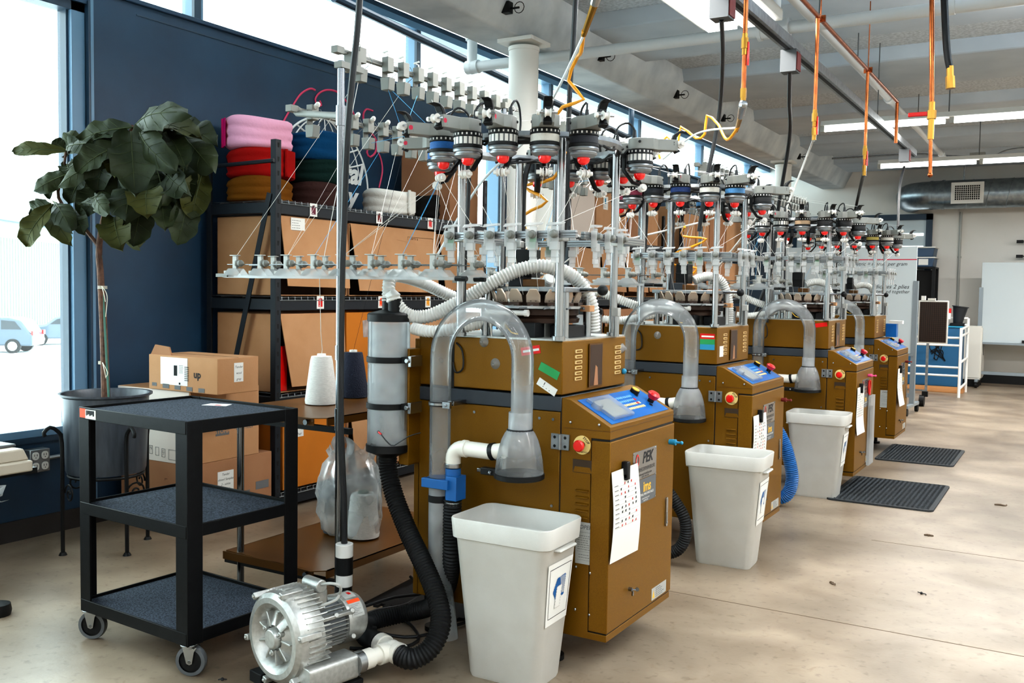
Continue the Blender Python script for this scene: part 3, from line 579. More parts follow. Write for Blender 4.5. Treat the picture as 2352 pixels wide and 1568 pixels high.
        B().tube([(0,-.018,-.004),(-.02,-.045,-.012),(-.05,-.055,-.016)],.004,6).build('air_tube','greyd',c)
    b=B(); b.box(CX-.19,CX+.2,CYY-.13,CYY+.13,1.442,1.462); b.build('top_bridge','steeldull',t,bev=.003)
    for x,y,z,r in ((CX+.185,CYY-.1,1.442,.017),(CX+.185,CYY+.1,1.442,.017),(CX-.17,CYY-.1,1.442,.017),(CX-.17,CYY+.1,1.442,.017),(CX+.27,CYY+.2,1.37,.014),(CX-.13,CYY-.19,1.36,.015)): B().cyl((x,y,1.26),(x,y,z),r,n=14).build('support_column','steel',t)
    b=B(); b.cyl((CX+.2,CYY,1.452),(CX+.29,CYY,1.452),.007,n=10); b.build('lever_rod','chrome',t); B().sph((CX+.30,CYY,1.452),.022,16).build('lever_knob','black',t)
    b=B(); b.box(CX-.075,CX+.0,CYY-.05,CYY+.03,1.50,1.615).box(CX-.077,CX+.002,CYY-.052,CYY+.032,1.555,1.562); b.m(1).box(CX-.09,CX-.02,CYY-.08,CYY-.01,1.462,1.503).m(2).box(CX-.02,CX+.055,CYY-.085,CYY-.03,1.462,1.493); b.build('drive_motor',['black','darkband','brownflat'],t,bev=.003)
    B().box(CX-.03,CX+.1,CYY-.19,CYY-.11,1.262,1.32).build('valve_block','black',t,bev=.002); B().box(CX-.05,CX-.031,CYY-.2,CYY-.15,1.265,1.32).build('connector','greyl',t,bev=.002)
    B().tube(spl([(CX-.03,CYY-.2,1.31),(CX+.0,CYY-.2,1.28),(CX+.03,CYY-.2,1.275)]),.003,5).build('sensor_wire','yellow',t)
    B().box(CX+.12,CX+.2,CYY-.1,CYY+.05,1.262,1.31).build('valve_block','black',t,bev=.002); B().cyl((CX+.14,CYY-.05,1.26),(CX+.14,CYY-.05,1.34),.03,n=10).build('pressure_pot','black',t)
    B().box(CX+.2,CX+.245,CYY+.0,CYY+.045,1.365,1.39).build('sensor_box','card',t,bev=.002); B().box(CX+.255,CX+.285,CYY+.185,CYY+.215,1.345,1.38).build('sensor_box','greyl',t,bev=.002)
    b=B(); b.cyl((CX-.12,CYY-.2,1.358),(CX+.06,CYY-.2,1.358),.011,n=10).cyl((CX+.06,CYY-.2,1.358),(CX+.075,CYY-.2,1.358),.014,n=10)
    b.tube(spl([(CX-.08,CYY-.22,1.262),(CX-.075,CYY-.235,1.30),(CX-.073,CYY-.24,1.34)]),.003,5); b.build('air_manifold','white',t)
    ring_rail(t)
    return t
BANDS={}
FA=[197,238,260,281,302,322,38,60,80,100,120]
def feeders(t,bands,brand=True):
    for i,(a,bd) in enumerate(zip(FA,bands)):
        f=make_feeder(t,math.radians(a),bd); feeder_parts(f,bd,('SJFH' if i<2 else 'SF-2') if brand else None)
mach=make_machine(); idx=tree_index()
MPOS=[(-1.475,3.214),(-1.515,5.14),(-1.36,7.18),(-1.41,9.30)]
ML=['golden brown knitting machine nearest the camera with a dark picture card on its upper box','second golden brown knitting machine behind the second grey bin','third golden brown knitting machine standing beside the nearer floor mat','fourth golden brown knitting machine, last of the row before the whiteboards']
machs=[mach]+[dup(mach,(x,y,0),l,idx=idx) for (x,y),l in zip(MPOS[1:],ML[1:])]
mach['label']=ML[0]
for m_ in machs[2:]:
    for c in bpy.data.objects:
        if c.parent==m_:
            if c.name.startswith('feeder_ring') or c.name.startswith('cable_harness'): c.location.z-=.04
            if m_==machs[2] and (c.name.startswith('detector_rail') or c.name.startswith('stop_motion')): c.location.z+=.055
for m_ in machs: m_['group']='row of circular knitting machines'
BS=[['bblue','bblue','bclear','bclear','bwhite','bnavy','bclear','bblack','bclear','bclear','bnavy'],['bmaroon','bmaroon','bnavy','broyal','bwhite','bsky','bblack','bclear','bclear','bsky','bnavy'],['bclear','bclear','bclear','btan','bblack','bblack','bblack','btan','bclear','bblack','bslate'],['bclear','btan','bblack','bclear','byellow','bwhite','bblack','bclear','bclear','bblack','bclear']]
protos={}
for m_,bs in zip(machs,BS):
    for i,(a,bd) in enumerate(zip(FA,bs)):
        k=(bd,'SJFH' if i<2 else 'SF-2'); f=make_feeder(m_,math.radians(a),bd,z=2.035 if m_ in machs[:2] else 1.995)
        if k not in protos: feeder_parts(f,bd,k[1]); protos[k]=[c for c in bpy.data.objects if c.parent==f]
        else:
            for c in protos[k]: d=c.copy(); d.parent=f; COL.objects.link(d)
# ================================================================== per-machine equipment
def make_utube():
    t=thing('suction_tube','x','suction tube',(-1.475,3.214,0))
    y=-.115; xl,xr=-.688,-.314; xc=(xl+xr)/2; rb=(xr-xl)/2; zc=1.182
    arc=[(xc+rb*math.cos(a),y,zc+rb*math.sin(a)) for a in [PI*k/24 for k in range(25)]]
    B().tube([(xr,y,.93)]+[(xr,y,1.0),(xr,y,1.1)]+arc+[(xl,y,1.1),(xl,y,.8),(xl,y,.4)],.0425,24,False).build('clear_bend','tube',t)
    B().tube([(xl,y,.66),(xl,y,.4),(xl+.01,y,.3),(xl+.04,y+.005,.15),(xl+.06,y+.01,.05)],[.043,.043,.042,.036,.028],20,False).build('lower_sleeve','tubegrey',t)
    B().cyl((xl,y,.602),(xl,y,.63),.0445,n=24,cap=False).build('rubber_ring','black',t)
    b=B(); M=T(xr,y-.012,0)
    b.lathe([(.044,.99),(.0445,.93),(.047,.925),(.057,.912),(.069,.888),(.080,.852),(.088,.808),(.0925,.765),(.093,.747)],32,M,False); c=b.build('suction_cone','tubegrey',t)
    B().lathe([(.093,.76),(.096,.758),(.096,.742),(.09,.738),(.0001,.737)],32,M).build('cone_base_ring','black',c)
    B().lathe([(.044,.928),(.049,.926),(.052,.912),(.047,.908)],24,M,False).build('rubber_ring','rubber',c)
    b=B(); b.box(xr-.165,xr-.09,y-.028,y+.004,.738,.765).m(1).box(xr-.185,xr-.163,y-.022,y,.745,.76).sph((xr-.12,y-.03,.75),.008,8); b.build('latch',['black','chrome'],c,bev=.003)
    # white elbow pipe
    b=B(); zp=.825; b.tube([(xr-.075,y-.005,zp+.01),(xr-.13,y-.005,zp),(xr-.2,y,zp)]+[(xl+.11-.045*math.sin(a),y,zp-.045+.045*math.cos(a)) for a in [PI/2*k/6 for k in range(7)]]+[(xl+.065,y,.75)],.0305,18).m(1).cyl((xr-.13,y-.004,zp),(xr-.112,y-.004,zp+.004),.034,n=18).m(0).cyl((xl+.112,y,zp),(xl+.13,y,zp),.034,n=18); b.build('white_elbow_pipe',['pvc','black'],t)
    b=B(); x=xl+.065
    b.m(1).cyl((x,y,.745),(x,y,.762),.035,n=18).m(0).cyl((x,y,.60),(x,y,.742),.031,n=18).box(x-.008,x+.042,y-.04,y+.03,.62,.715).box(xl-.05,x+.01,y-.055,y-.03,.663,.70).cyl((xl,y,.662),(xl,y,.70),.05,n=20,cap=True).m(1).cyl((x,y,.595),(x,y,.61),.034,n=18)
    b.build('blue_valve',['blue','steel'],t,bev=.002)
    b=B(); b.m(0).cyl((xl,y,.985),(xl,y,1.003),.046,n=24,cap=False).m(1).cyl((xl,y,.99),(xl,y,.999),.0475,n=24,cap=False).box(xl+.04,xl+.075,y-.045,y-.03,.982,1.006).box(xl+.02,xl+.05,y+.02,y+.12,.985,1.003).cyl((xl+.055,y-.052,.994),(xl+.055,y-.02,.994),.006,n=8); b.build('pipe_clamp',['rubber','steel'],t,bev=.001)
    return t
def make_canister():
    t=thing('lint_canister','x','canister',(-1.475,3.214,0)); x,y=-.965,-.092
    M=T(x,y,0)
    B().lathe([(.087,.80),(.087,1.335)],36,M,False).build('clear_cylinder','tubegrey',t)
    B().lathe([(.075,.81),(.075,1.30)],28,M,False).build('filter_sleeve','shadeplastic',t)
    B().lathe([(.0001,1.36),(.03,1.358),(.085,1.345),(.09,1.338),(.09,1.312),(.086,1.31)],36,M,False).build('top_cap','black',t)
    B().lathe([(.088,.805),(.092,.803),(.092,.775),(.06,.762),(.036,.75),(.034,.70)],36,M,False).build('bottom_cap','black',t)
    for z in (1.155,.965):
        b=B(); b.lathe([(.088,z-.012),(.092,z-.012),(.092,z+.012),(.088,z+.012)],36,M,False).box(x+.085,x+.125,y-.03,y+.03,z-.012,z+.014).m(1).cyl((x+.118,y-.04,z),(x+.118,y+.02,z),.01,n=8).box(x+.12,x+.135,y-.03,y+.05,z-.025,z+.02); b.build('clamp_band',['black','steel'],t,bev=.002)
    for dx,dy in ((-.02,.02),(.035,-.01)): B().cyl((x+dx,y+dy,1.345),(x+dx,y+dy,1.405),.027,n=18).build('inlet','black',t)
    b=B(); b.cyl((x+.02,y-.088,.865),(x+.02,y-.093,.865),.006,n=8).m(1).tube(spl([(x+.025,y-.092,.865),(x+.05,y-.1,.85),(x+.08,y-.1,.825),(x+.11,y-.1,.82),(x+.17,y-.09,.86),(x+.21,y-.06,.875)]),.0025,6).m(2).cyl((x+.022,y-.092,.865),(x+.04,y-.096,.857),.004,n=8); b.build('ground_wire',['steel','cable','red'],t)
    return t
ut=make_utube(); ca=make_canister()
def whose(i): return ('nearest machine','second machine','third machine','fourth machine')[i]
ix=tree_index()
ut['label']='clear arched suction tube beside the nearest machine, over the large near bin'; ca['label']='tall clear cylinder canister with black bands beside the white yarn cone'
ut['group']='clear arched suction tubes'; ca['group']='clear canisters'
UL=['','clear arched suction tube of the second machine, seen between two blue control panels','clear arched suction tube over the farthest grey bin','clear arched suction tube of the fourth machine, mostly hidden by the third']
CL=['','clear canister with black cap seen between the posts of the nearest machine','clear canister behind the second machine','clear canister behind the third machine']
for i in (1,2,3): dup(ut,(*MPOS[i],0),UL[i],idx=ix); dup(ca,(*MPOS[i],0),CL[i],idx=ix)
# corrugated white hoses (local coords shared by all machines)
def hoses():
    W=[]
    o=lambda P:[(x+1.475,y-3.214,z) for x,y,z in P]
    W.append(B().hose(o([(-1.74,3.6,1.28),(-1.74,3.57,1.40),(-1.79,3.52,1.50),(-1.866,3.42,1.545),(-1.96,3.36,1.53),(-2.055,3.3,1.475),(-2.18,3.25,1.395),(-2.3,3.2,1.335),(-2.37,3.15,1.34),(-2.415,3.115,1.40),(-2.412,3.11,1.42),(-2.406,3.112,1.395)]),.028,.013,.09).build('corrugated_hose','hosewhite'))
    W.append(B().hose(o([(-2.46,3.14,1.39),(-2.465,3.15,1.46),(-2.48,3.2,1.5),(-2.5,3.4,1.48),(-2.4,3.6,1.40),(-2.2,3.7,1.38),(-2.05,3.66,1.42),(-1.95,3.6,1.5)]),.026,.013,.09).build('corrugated_hose','hosewhite'))
    W.append(B().hose(o([(-2.34,3.15,1.285),(-2.25,3.15,1.275),(-2.15,3.19,1.29),(-2.06,3.28,1.32),(-2.0,3.34,1.33)]),.024,.013,.09).build('corrugated_hose','hosewhite'))
    return W
HL=['white corrugated hose arching over the head of the %s','white corrugated hose rising from the canister of the %s','short white corrugated hose leaving the side of the canister of the %s']
for j,h in enumerate(hoses()):
    h.location=(*MPOS[0],0); tag(h,HL[j]%whose(0),'hose','white corrugated hoses')
h1=B().hose([(CX+.17,CYY+.2,1.27),(CX+.17,CYY+.19,1.40),(CX+.13,CYY+.16,1.52),(CX+.06,CYY+.1,1.545),(CX-.0,CYY+.05,1.52)],.026,.013,.09).build('corrugated_hose','hosewhite',loc=(*MPOS[1],0))
h2=B().hose([(-.935,-.1,1.38),(-.93,-.1,1.42),(-.90,-.095,1.445),(-.83,-.06,1.42),(-.7,.02,1.365),(-.56,.12,1.33)],.025,.013,.09).build('corrugated_hose','hosewhite',loc=(*MPOS[1],0))
h3=B().hose([(-.87,-.08,1.285),(-.78,-.06,1.28),(-.66,.0,1.30),(-.56,.1,1.33)],.022,.013,.09).build('corrugated_hose','hosewhite',loc=(*MPOS[1],0))
HM=['white corrugated hose bent over the knitting head of the %s','white corrugated hose running down from the canister cap of the %s','thin white corrugated hose at the side of the canister of the %s']
for j,h in enumerate((h1,h2,h3)):
    tag(h,HM[j]%whose(1),'hose','white corrugated hoses')
    for i in (2,3): c=h.copy(); COL.objects.link(c); c.location=(*MPOS[i],0); c['label']=HM[j]%whose(i)
# ------------------------------------------------------------------ creel
def make_creel():
    t=thing('yarn_creel','x','yarn creel',(-1.475,3.214,0)); o=lambda x,y:(x+1.475,y-3.214)
    posts=[(-2.6,3.0,2.36),(-3.21,3.04,.905),(-3.21,4.03,.905),(-2.62,4.3,2.42)]
    for x,y,z in posts:
        x,y=o(x,y); b=B(); b.cyl((x,y,0),(x,y,z),.0155,n=18).cyl((x,y,0),(x,y,.012),.03,n=16)
        if z>1.5: b.cyl((x,y,2.1),(x,y,2.18),.021,n=16).cyl((x,y,1.15),(x,y,1.21),.019,n=16).cyl((x,y,.86),(x,y,.95),.02,n=16)
        b.build('post','chrome',t)
    x0,y0=o(-3.28,3.0); x1,y1=o(-2.69,4.1)
    for z in (.25,.9):
        b=B(); b.prism([(x0,y0+.02),(x1-.05,y0-.015),(x1,y0+.03),(x1,y1),(x0,y1)],'z',z-.004,z).box(x0,x1-.05,y0+.0,y0+.005,z-.035,z).box(x1-.005,x1,y0+.03,y1,z-.035,z).box(x0,x0+.005,y0+.02,y1,z-.035,z).m(1)
        for yy in (y0+.04,y1-.05): b.box(x0-.02,x1+.12 if yy<0.2 else x1,yy-.012,yy+.012,z-.06,z-.036)
        b.m(2).cyl((x1-.08,y0-.02,z-.02),(x1-.08,y0-.005,z-.02),.012,n=8)
        b.build('shelf',['brownflat','black','steel'],t)
    # upper rails
    xa=o(-2.66,0)[0]
    def rail(name,x,ya,yb,z): return B().box(x-.012,x+.012,ya,yb,z-.009,z+.009).m(1).box(x-.0125,x+.0125,ya,yb,z-.002,z+.002).m(0).box(x-.017,x+.017,ya-.025,ya+.02,z-.014,z+.014).build(name,['railgrey','greyd'],t,bev=.001)
    rail('tensioner_rail',xa,o(0,3.05)[1],o(0,4.5)[1],2.42); xb=o(-2.96,0)[0]
    rail('tensioner_rail',xb,o(0,3.1)[1],o(0,4.15)[1],2.215)
    px_,py_=o(-2.6,3.0); b=B(); b.box(px_-.02,px_+.02,py_-.02,py_+.12,2.33,2.355).box(xa-.008,px_+.008,py_+.095,py_+.115,2.34,2.42).build('rail_bracket','railgrey',t); b=B(); b.cyl((xb,py_+.13,2.2),(px_,py_,2.14),.014,n=12).sph((xb,py_+.13,2.21),.02,10); b.build('rail_bracket','railgrey',t); b=B(); qx,qy=o(-2.62,4.3); b.box(xa-.01,qx+.02,qy-.02,qy+.02,2.39,2.42); b.build('rail_bracket','railgrey',t)
    def tens(x,y,z,flip):
        d=sub('yarn_tensioner',t,(x,y,z))
        B().box(-.017,.017,-.022,.022,-.034,.03).prism([(-.02,-.112),(.02,-.112),(.025,-.058),(-.025,-.058)],'y',-.022,.022).box(-.02,-.014,-.018,.018,-.06,-.03).build('tensioner_body','railgrey',d,bev=.002)
        b=B(); 
        if flip: b.cyl((.013,0,.02),(.03,0,.03),.011,n=12).sph((.03,0,.032),.011,8).m(1).box(.0135,.0145,-.008,.008,-.03,-.008)
        else: b.cyl((0,0,.024),(0,0,.046),.0035,n=6).cyl((-.004,-.03,.045),(.025,-.03,.05),.004,n=6).cyl((0,0,.044),(0,-.032,.046),.002,n=5)
        b.build('tension_knob',['white','ink'],d)
        B().tube([(0,.02,.015),(.0,.05,.02),(.02,.055,-.02),(.0,.03,-.05)],.0016,5).build('wire_guide','steel',d)
    for i in range(11): tens(xa+.025,o(0,3.16+ (0 if i==0 else .075+i*.112))[1],2.42,0)
    for i in range(7): tens(xb+.025,o(0,3.2+ (0 if i==0 else .16+i*.112))[1],2.215,1)
    # lower stop-motion rail along x
    ra=o(-3.27,3.0)
    for row,(yy,xs,n_) in enumerate(((0,0,8),(.13,.1,8))):
        L_=1.27; b=B(); b.box(ra[0],ra[0]+L_,ra[1]+yy-.008,ra[1]+yy+.008,1.482,1.493).m(1).cyl((ra[0]+L_-.03,ra[1]+yy,1.487),(ra[0]+L_+.02,ra[1]+yy,1.487),.01,n=8).m(2).box(ra[0]-.04,ra[0]+.03,ra[1]+yy-.012,ra[1]+yy+.012,1.485,1.5); b.build('guide_rail',['acryl','black','railgrey'],t)
        B().cyl((ra[0]+.02,ra[1]+yy,1.54),(ra[0]+L_,ra[1]+yy,1.54),.0022,n=6).build('guide_wire','steel',t)
        for k in range(n_):
            d=sub('yarn_guide',t,(ra[0]+.07+xs+k*.152,ra[1]+yy,1.493))
            B().prism([(-.055,0),(.06,0),(.028,.03),(-.022,.03)],'y',-.022,.022).build('clear_base','acryl',d)
            B().box(-.012,.012,-.006,.006,.028,.085).box(-.024,.02,-.012,.012,.085,.089).box(-.06,-.03,-.012,.012,.008,.02).build('guide_post','greyl',d,bev=.001)
            B().lathe([(.0001,-.004),(.014,-.004),(.017,.006),(.013,.014),(.015,.024),(.01,.034),(.0001,.04)],14,T(.014,-.004,.052,0,PI/2)).build('tension_disc','railgrey',d)
    return t
cr=make_creel(); ix=tree_index(); cr['group']='creel tables behind the machines'
cr['label']='chrome post yarn creel with brown shelves beside the black cart'
for i,l in ((1,'yarn creel behind the second machine, partly hidden by the nearest machine'),(2,'yarn creel behind the third machine'),(3,'yarn creel behind the fourth machine, in front of the far pillar')): dup(cr,(*MPOS[i],0),l,idx=ix)
def cone(name,m,h,r0,r1,loc,label,tube=None,grp='yarn cones on the creel shelves'):
    t=thing(name,label,'yarn cone',loc,group=grp)
    B().lathe([(r0*.6,0.006),(r0*.97,.004),(r0,.02),(r1,h-.02),(r1*.9,h),(r1*.45,h+.002)],32).build('yarn','%s'%m,t)
    B().lathe([(r0*.55,0),(r0*.5,.006),(r1*.38,h+.012),(r1*.3,h+.012)],20).build('core',tube or 'offwhite',t)
    return t
cone('yarn_cone','yarnw',.225,.076,.052,(-3.03,3.37,.9),'white cone of yarn standing on the brown creel shelf','white')
cone('yarn_cone','yarnnavy',.225,.076,.05,(-3.10,3.68,.9),'dark navy cone of yarn behind the white cone')
cone('yarn_cone','yarnw',.22,.07,.05,(-2.95,3.96,.9),'white yarn cone with green core half hidden behind the canister','yarng')
for i in (1,2,3):
    for k,(dx,dy,m) in enumerate(((-1.2,-.05,'yarnw'),(-1.45,.3,'yarnnavy'),(-1.3,.62,'yarnw'))): cone('yarn_cone',m,.22,.07,.05,(MPOS[i][0]+dx,MPOS[i][1]+dy,.9),('pale','dark navy','second pale')[k]+' yarn cone on the creel shelf behind the '+whose(i))
# plastic bag with cones on the lower shelf
bx,by=-2.66,3.13
t=cone('yarn_cone','yarnw',.21,.078,.064,(-2.905,3.53,.255),'pale yarn cone inside the clear plastic bag on the lower shelf','yarng','yarn cones in the plastic bag')
t=cone('yarn_cone','stranddark',.22,.075,.06,(-3.06,3.53,.255),'dark yarn cone inside the clear plastic bag on the lower shelf',None,'yarn cones in the plastic bag')
b=B(); rr=random.Random(5); prof=[(.09,.0),(.115,.03),(.13,.12),(.135,.22),(.13,.32),(.11,.40),(.085,.45),(.10,.49)]
R_=[]
for r,z in prof:
    ring=[]
    for k in range(30):
        a=2*PI*k/30; d=1+.10*math.sin(5*a+z*9)+.06*math.sin(11*a+z*31)
        ring.append(b._v((r*1.28*math.cos(a)*d,r*.85*math.sin(a)*d,z*.85+.02*math.sin(7*a)*(z>.35))))
    R_.append(ring)
for i in range(len(R_)-1):
    for k in range(30): b._f([R_[i][k],R_[i][(k+1)%30],R_[i+1][(k+1)%30],R_[i+1][k]],True)
for s_ in (-1,1):
    b.tube(spl([(s_*.02-.03,.0,.38),(s_*.05-.05,.0,.43),(s_*.03-.06,.02,.46),(s_*.0-.08,.02,.44),(s_*.02-.10,0,.38)],.015),.018,6,sq=(1.6,.25))
tag(b.build('plastic_bag','bag',loc=(-2.985,3.53,.256),ang=180),'crumpled clear plastic bag holding yarn cones on the lower creel shelf','plastic bag')
# ------------------------------------------------------------------ yarn strands
ND=[0]
def strand(P,m,label,grp,r=.0009): tag(B().tube(P,r,4).build('yarn_strand',m),label,'yarn',grp)
mx,my=MPOS[0]
def fpos(i,k):
    a=math.radians(FA[k]); return (MPOS[i][0]+CX+.58*math.cos(a),MPOS[i][1]+CYY+.58*math.sin(a),2.07)
for i in range(4):
    ox,oy=MPOS[i]; o=lambda x,y,z:(x+1.475+ox,y-3.214+oy,z)
    lw='thin white yarn strand running between the creel rails and feeders of the '+whose(i); g='white yarn strands of the '+whose(i)
    lb='thin blue yarn strand running between the creel rails and feeders of the '+whose(i); gb='blue yarn strands of the '+whose(i)
    rr=random.Random(i+11)
    tt=[o(-2.64,3.16+(0 if k==0 else .075+k*.112),2.33) for k in range(11)]; t2=[o(-2.94,3.2+(0 if k==0 else .16+k*.112),2.13) for k in range(7)]
    cones=[o(-3.03,3.37,1.13),o(-3.10,3.68,1.13),o(-2.95,3.96,1.13)]
    strand([cones[0],o(-2.99,3.33,1.16),o(-2.9,3.22,1.25),o(-2.8,3.1,1.48),tt[0]],'strand',lw,g,.0014); strand([cones[1],tt[3]],'stranddark','thin dark yarn strand rising from the dark cone of the '+whose(i),None)
    lowg=[o(-3.2+k*.152,3.0,1.57) for k in range(8)]
    for k in (0,2,5,7,9): strand([lowg[min(7,k)],tt[k]],'strand',lw,g)
    for k in (1,4): strand([lowg[k+1],t2[k]],'strand',lw,g)
    for k,f in ((3,1),(1,0)): strand([tt[k],fpos(i,f)],'strandblue',lb,gb,.0011)
    strand([t2[3],lowg[3]],'strandblue',lb,gb,.0011); strand([tt[1],o(-2.5,3.5,2.15),t2[2]],'strandblue',lb,gb,.0011)
    for k,f in ((6,2),(8,3),(9,4),(10,5),(4,2)): strand([tt[k],fpos(i,f)],'strand',lw,g)
    for f in range(7):
        a=math.radians(FA[f]); q=(ox+CX+.435*math.cos(a),oy+CYY+.435*math.sin(a),1.885)
        strand([q,(ox+CX-.19+.09*min(f,5),oy+CYY-.335,1.69)],'strand',lw,g)
        strand([(ox+CX-.19+.09*min(f,5),oy+CYY-.335,1.62),(ox+CX+.17*math.cos(a),oy+CYY+.17*math.sin(a),1.43)],'strand',lw,g)
    for f in (0,1):
        a=math.radians(FA[f]); q=(ox+CX+.435*math.cos(a),oy+CYY+.435*math.sin(a),1.885)
        for k in (4,6,7): strand([q,lowg[k]],'strandblue' if k==6 else 'strand',lb if k==6 else lw,gb if k==6 else g)
# ------------------------------------------------------------------ bins
def make_bin():
    t=thing('waste_bin','x','waste bin')
    b=B(); n=5
    def ring(hx,hy,r,z): return [b._v((x,y,z)) for x,y in rrect(hx,hy,r,n)]
    rings=[ring(.142,.095,.03,0),ring(.148,.10,.035,.012),ring(.195,.135,.04,.49),ring(.198,.138,.04,.495),ring(.207,.147,.045,.498),ring(.212,.152,.045,.563),ring(.209,.149,.043,.567),ring(.204,.144,.04,.563),ring(.199,.139,.04,.5),ring(.185,.128,.04,.46),ring(.142,.094,.035,.014)]
    for i in range(len(rings)-1):
        A,C=rings[i],rings[i+1]
        for k in range(len(A)): b._f([A[k],A[(k+1)%len(A)],C[(k+1)%len(A)],C[k]],True)
    b._f(rings[0][::-1]); b._f(rings[-1]); b.build('bin_body','bin',t,ang=50)
    for s_ in (-1,1): B().box(.19*s_-.03,.19*s_+.03,-.07,.07,.478,.49).build('bin_handle','bin',t,bev=.006)
    return t
bn=make_bin()
def sheet_on_bin():
    # printed sheet on the +x face of the bin body (face leans outwards)
    b=B(); f=lambda y,z:(.149+.047*(z-.012)/.478+.0015,y,z)
    b.quad(f(-.085,.22),f(.085,.22),f(.095,.44),f(-.105,.44)); b.m(1)
    L_=[(-.07,.245),(.075,.245),(.082,.42),(-.088,.42)]
    for k in range(4):
        a,c=L_[k],L_[(k+1)%4]; d=V((c[0]-a[0],c[1]-a[1])).normalized()*.0012; nrm=(-d.y,d.x)
        b.quad(*[(f(p[0],p[1])[0]+.0008,p[0],p[1]) for p in ((a[0]+nrm[0],a[1]+nrm[1]),(a[0]-nrm[0],a[1]-nrm[1]),(c[0]-nrm[0],c[1]-nrm[1]),(c[0]+nrm[0],c[1]+nrm[1]))])
    def zig(P,steps,amp):
        out=[]
        for i in range(len(P)):
            a=V(P[i]); c=V(P[(i+1)%len(P)]); n_=max(1,int((c-a).length/steps)); d=(c-a).normalized(); nn=V((-d.y,d.x))
            for k in range(n_): out.append(a.lerp(c,k/n_)); out.append(a.lerp(c,(k+.5)/n_)+nn*amp)
        return out
    def poly(P,m,dx):
        b.m(m); vs=[b._v((f(p[0],p[1])[0]+dx,p[0],p[1])) for p in P]; b._f(vs)
    S=.8
    q=lambda P:[(-.005+x*S,.335+y*S) for x,y in P]
    poly(zig(q([(-.055,0),(-.02,.055),(.01,.055),(.02,.02),(-.01,.02),(-.012,-.05)]),.008,.003),2,.0012)
    P=q([(.0,.055),(.06,.06),(.055,-.03),(.03,-.03),(.03,.02),(.005,.02)]); poly(zig(P,.008,.003),2,.0013)
    for k in range(9): poly(q([(.004+k*.006,.058),(.006+k*.006,.058),(.036+k*.0025,-.02),(.0345+k*.0025,-.02)]),3,.0018)
    poly(zig(q([(-.02,.018),(.027,.02),(.02,-.075),(-.03,-.075)]),.008,.003),3,.0022)
    w=q([(-.02,.018),(.027,.02),(.02,-.075),(-.03,-.075)])
    for k in range(4):
        a,c=V(w[k]),V(w[(k+1)%4]); n_=7
        for j in range(n_): b.m(1); p=a.lerp(c,j/n_); r_=a.lerp(c,(j+.5)/n_); b.quad(*[(f(*u)[0]+.0026,u[0],u[1]) for u in ((p.x,p.y),(p.x+.0012,p.y+.0012),(r_.x+.0012,r_.y+.0012),(r_.x,r_.y))])
    return b.build('printed_sheet',['paper','ink','blue','paper'],bn)
sheet_on_bin(); ix=tree_index()
bn['label']='large pale grey waste bin nearest the camera with a blue arrow sheet on its side'; bn['group']='pale grey waste bins'
bn.scale.z=1.065; bn.location=(-1.775,3.048,0); bn.rotation_euler.z=.02
dup(bn,(-1.578,4.97,0),'pale grey waste bin in the middle, in front of the second machine',idx=ix,rz=.05)
dup(bn,(-1.575,7.012,0),'farthest pale grey waste bin, left of the nearer floor mat',idx=ix,rz=.03)
# ------------------------------------------------------------------ mats
def floor_mat(label,c,sx,sy_):
    b=B(); b.prism(rrect(sx/2,sy_/2,.04),'z',0,.012,T(*c)); 
    ny=int(sy_/.033)
    for k in range(ny):
        y=-sy_/2+.035+k*(sy_-.07)/(ny-1); pts=[(-sx/2+.03+ (sx-.06)*i/40,y+ (.006 if i%2 else -.006),.012) for i in range(41)]
        b.tube(pts,.005,4,M=T(*c))
    tag(b.build('floor_mat','mat'),label,'floor mat','black anti fatigue mats')
floor_mat('black ribbed rubber floor mat beside the farthest grey bin, the nearer of two',(-1.135,7.39,0),.70,1.0)
floor_mat('black ribbed rubber floor mat in front of the fourth machine, the farther of two',(-1.18,9.32,0),.64,.98)
b=B(); P=[]
for k in range(10): P+= [(k*.05,0),(k*.05+.025,0),(k*.05+.025,.03),(k*.05+.05,.03)]
b.prism(P+[(.5,.5),(0,.5)],'z',0,.012,T(-2.75,3.35,0,0,0,.1)); tag(b.build('puzzle_mat','rubber'),'black interlocking foam mat tile on the floor under the nearest machine','floor mat')
# ------------------------------------------------------------------ small things on the machines
def wavy(name,w,h,M,label,cat,seed,curl,scr,head=None):
    b=B(); n=12; G=[]
    for i in range(n+1):
        row=[]
        for j in range(5):
            u=j/4-.5; vv=i/n
            row.append(b._v((u*w,-vv*h,curl*(math.sin(vv*3+seed)*.5+.5)*(vv)+.004+.008*u*vv),M))
        G.append(row)
    for i in range(n):
        for j in range(4): b._f([G[i][j],G[i][j+1],G[i+1][j+1],G[i+1][j]],True)
    o=b.build(name,'paper'); tag(o,label,cat)
    rr=random.Random(seed); b=B()
    def pt(u,vv,e=.0012): return M@V((u*w,-vv*h,curl*(math.sin(vv*3+seed)*.5+.5)*vv+.004+.008*u*vv+e))
    if head: b.text(head,.022,M4.Translation(pt(.0,.1)-pt(0,0))@M@T(0,0,.001),.2)
    for i in range(scr):
        vv=.16+i*.5/scr
        b.m(0); b.quad(pt(-.44,vv),pt(-.30,vv),pt(-.30,vv+.006),pt(-.44,vv+.006))
        for j in range(5):
            u=-.22+j*.13+rr.random()*.02; k=rr.random(); b.m(1 if k<.3 else 0)
            if k<.75: b.quad(pt(u,vv-.006),pt(u+.025+.03*rr.random(),vv-.012),pt(u+.03,vv+.014),pt(u+.005,vv+.016))
        b.m(2); b.quad(pt(-.44,vv+.016),pt(.44,vv+.016),pt(.44,vv+.0175),pt(-.44,vv+.0175))
    b.build('handwriting',['ink','red','inkgrey'],o)
    return o
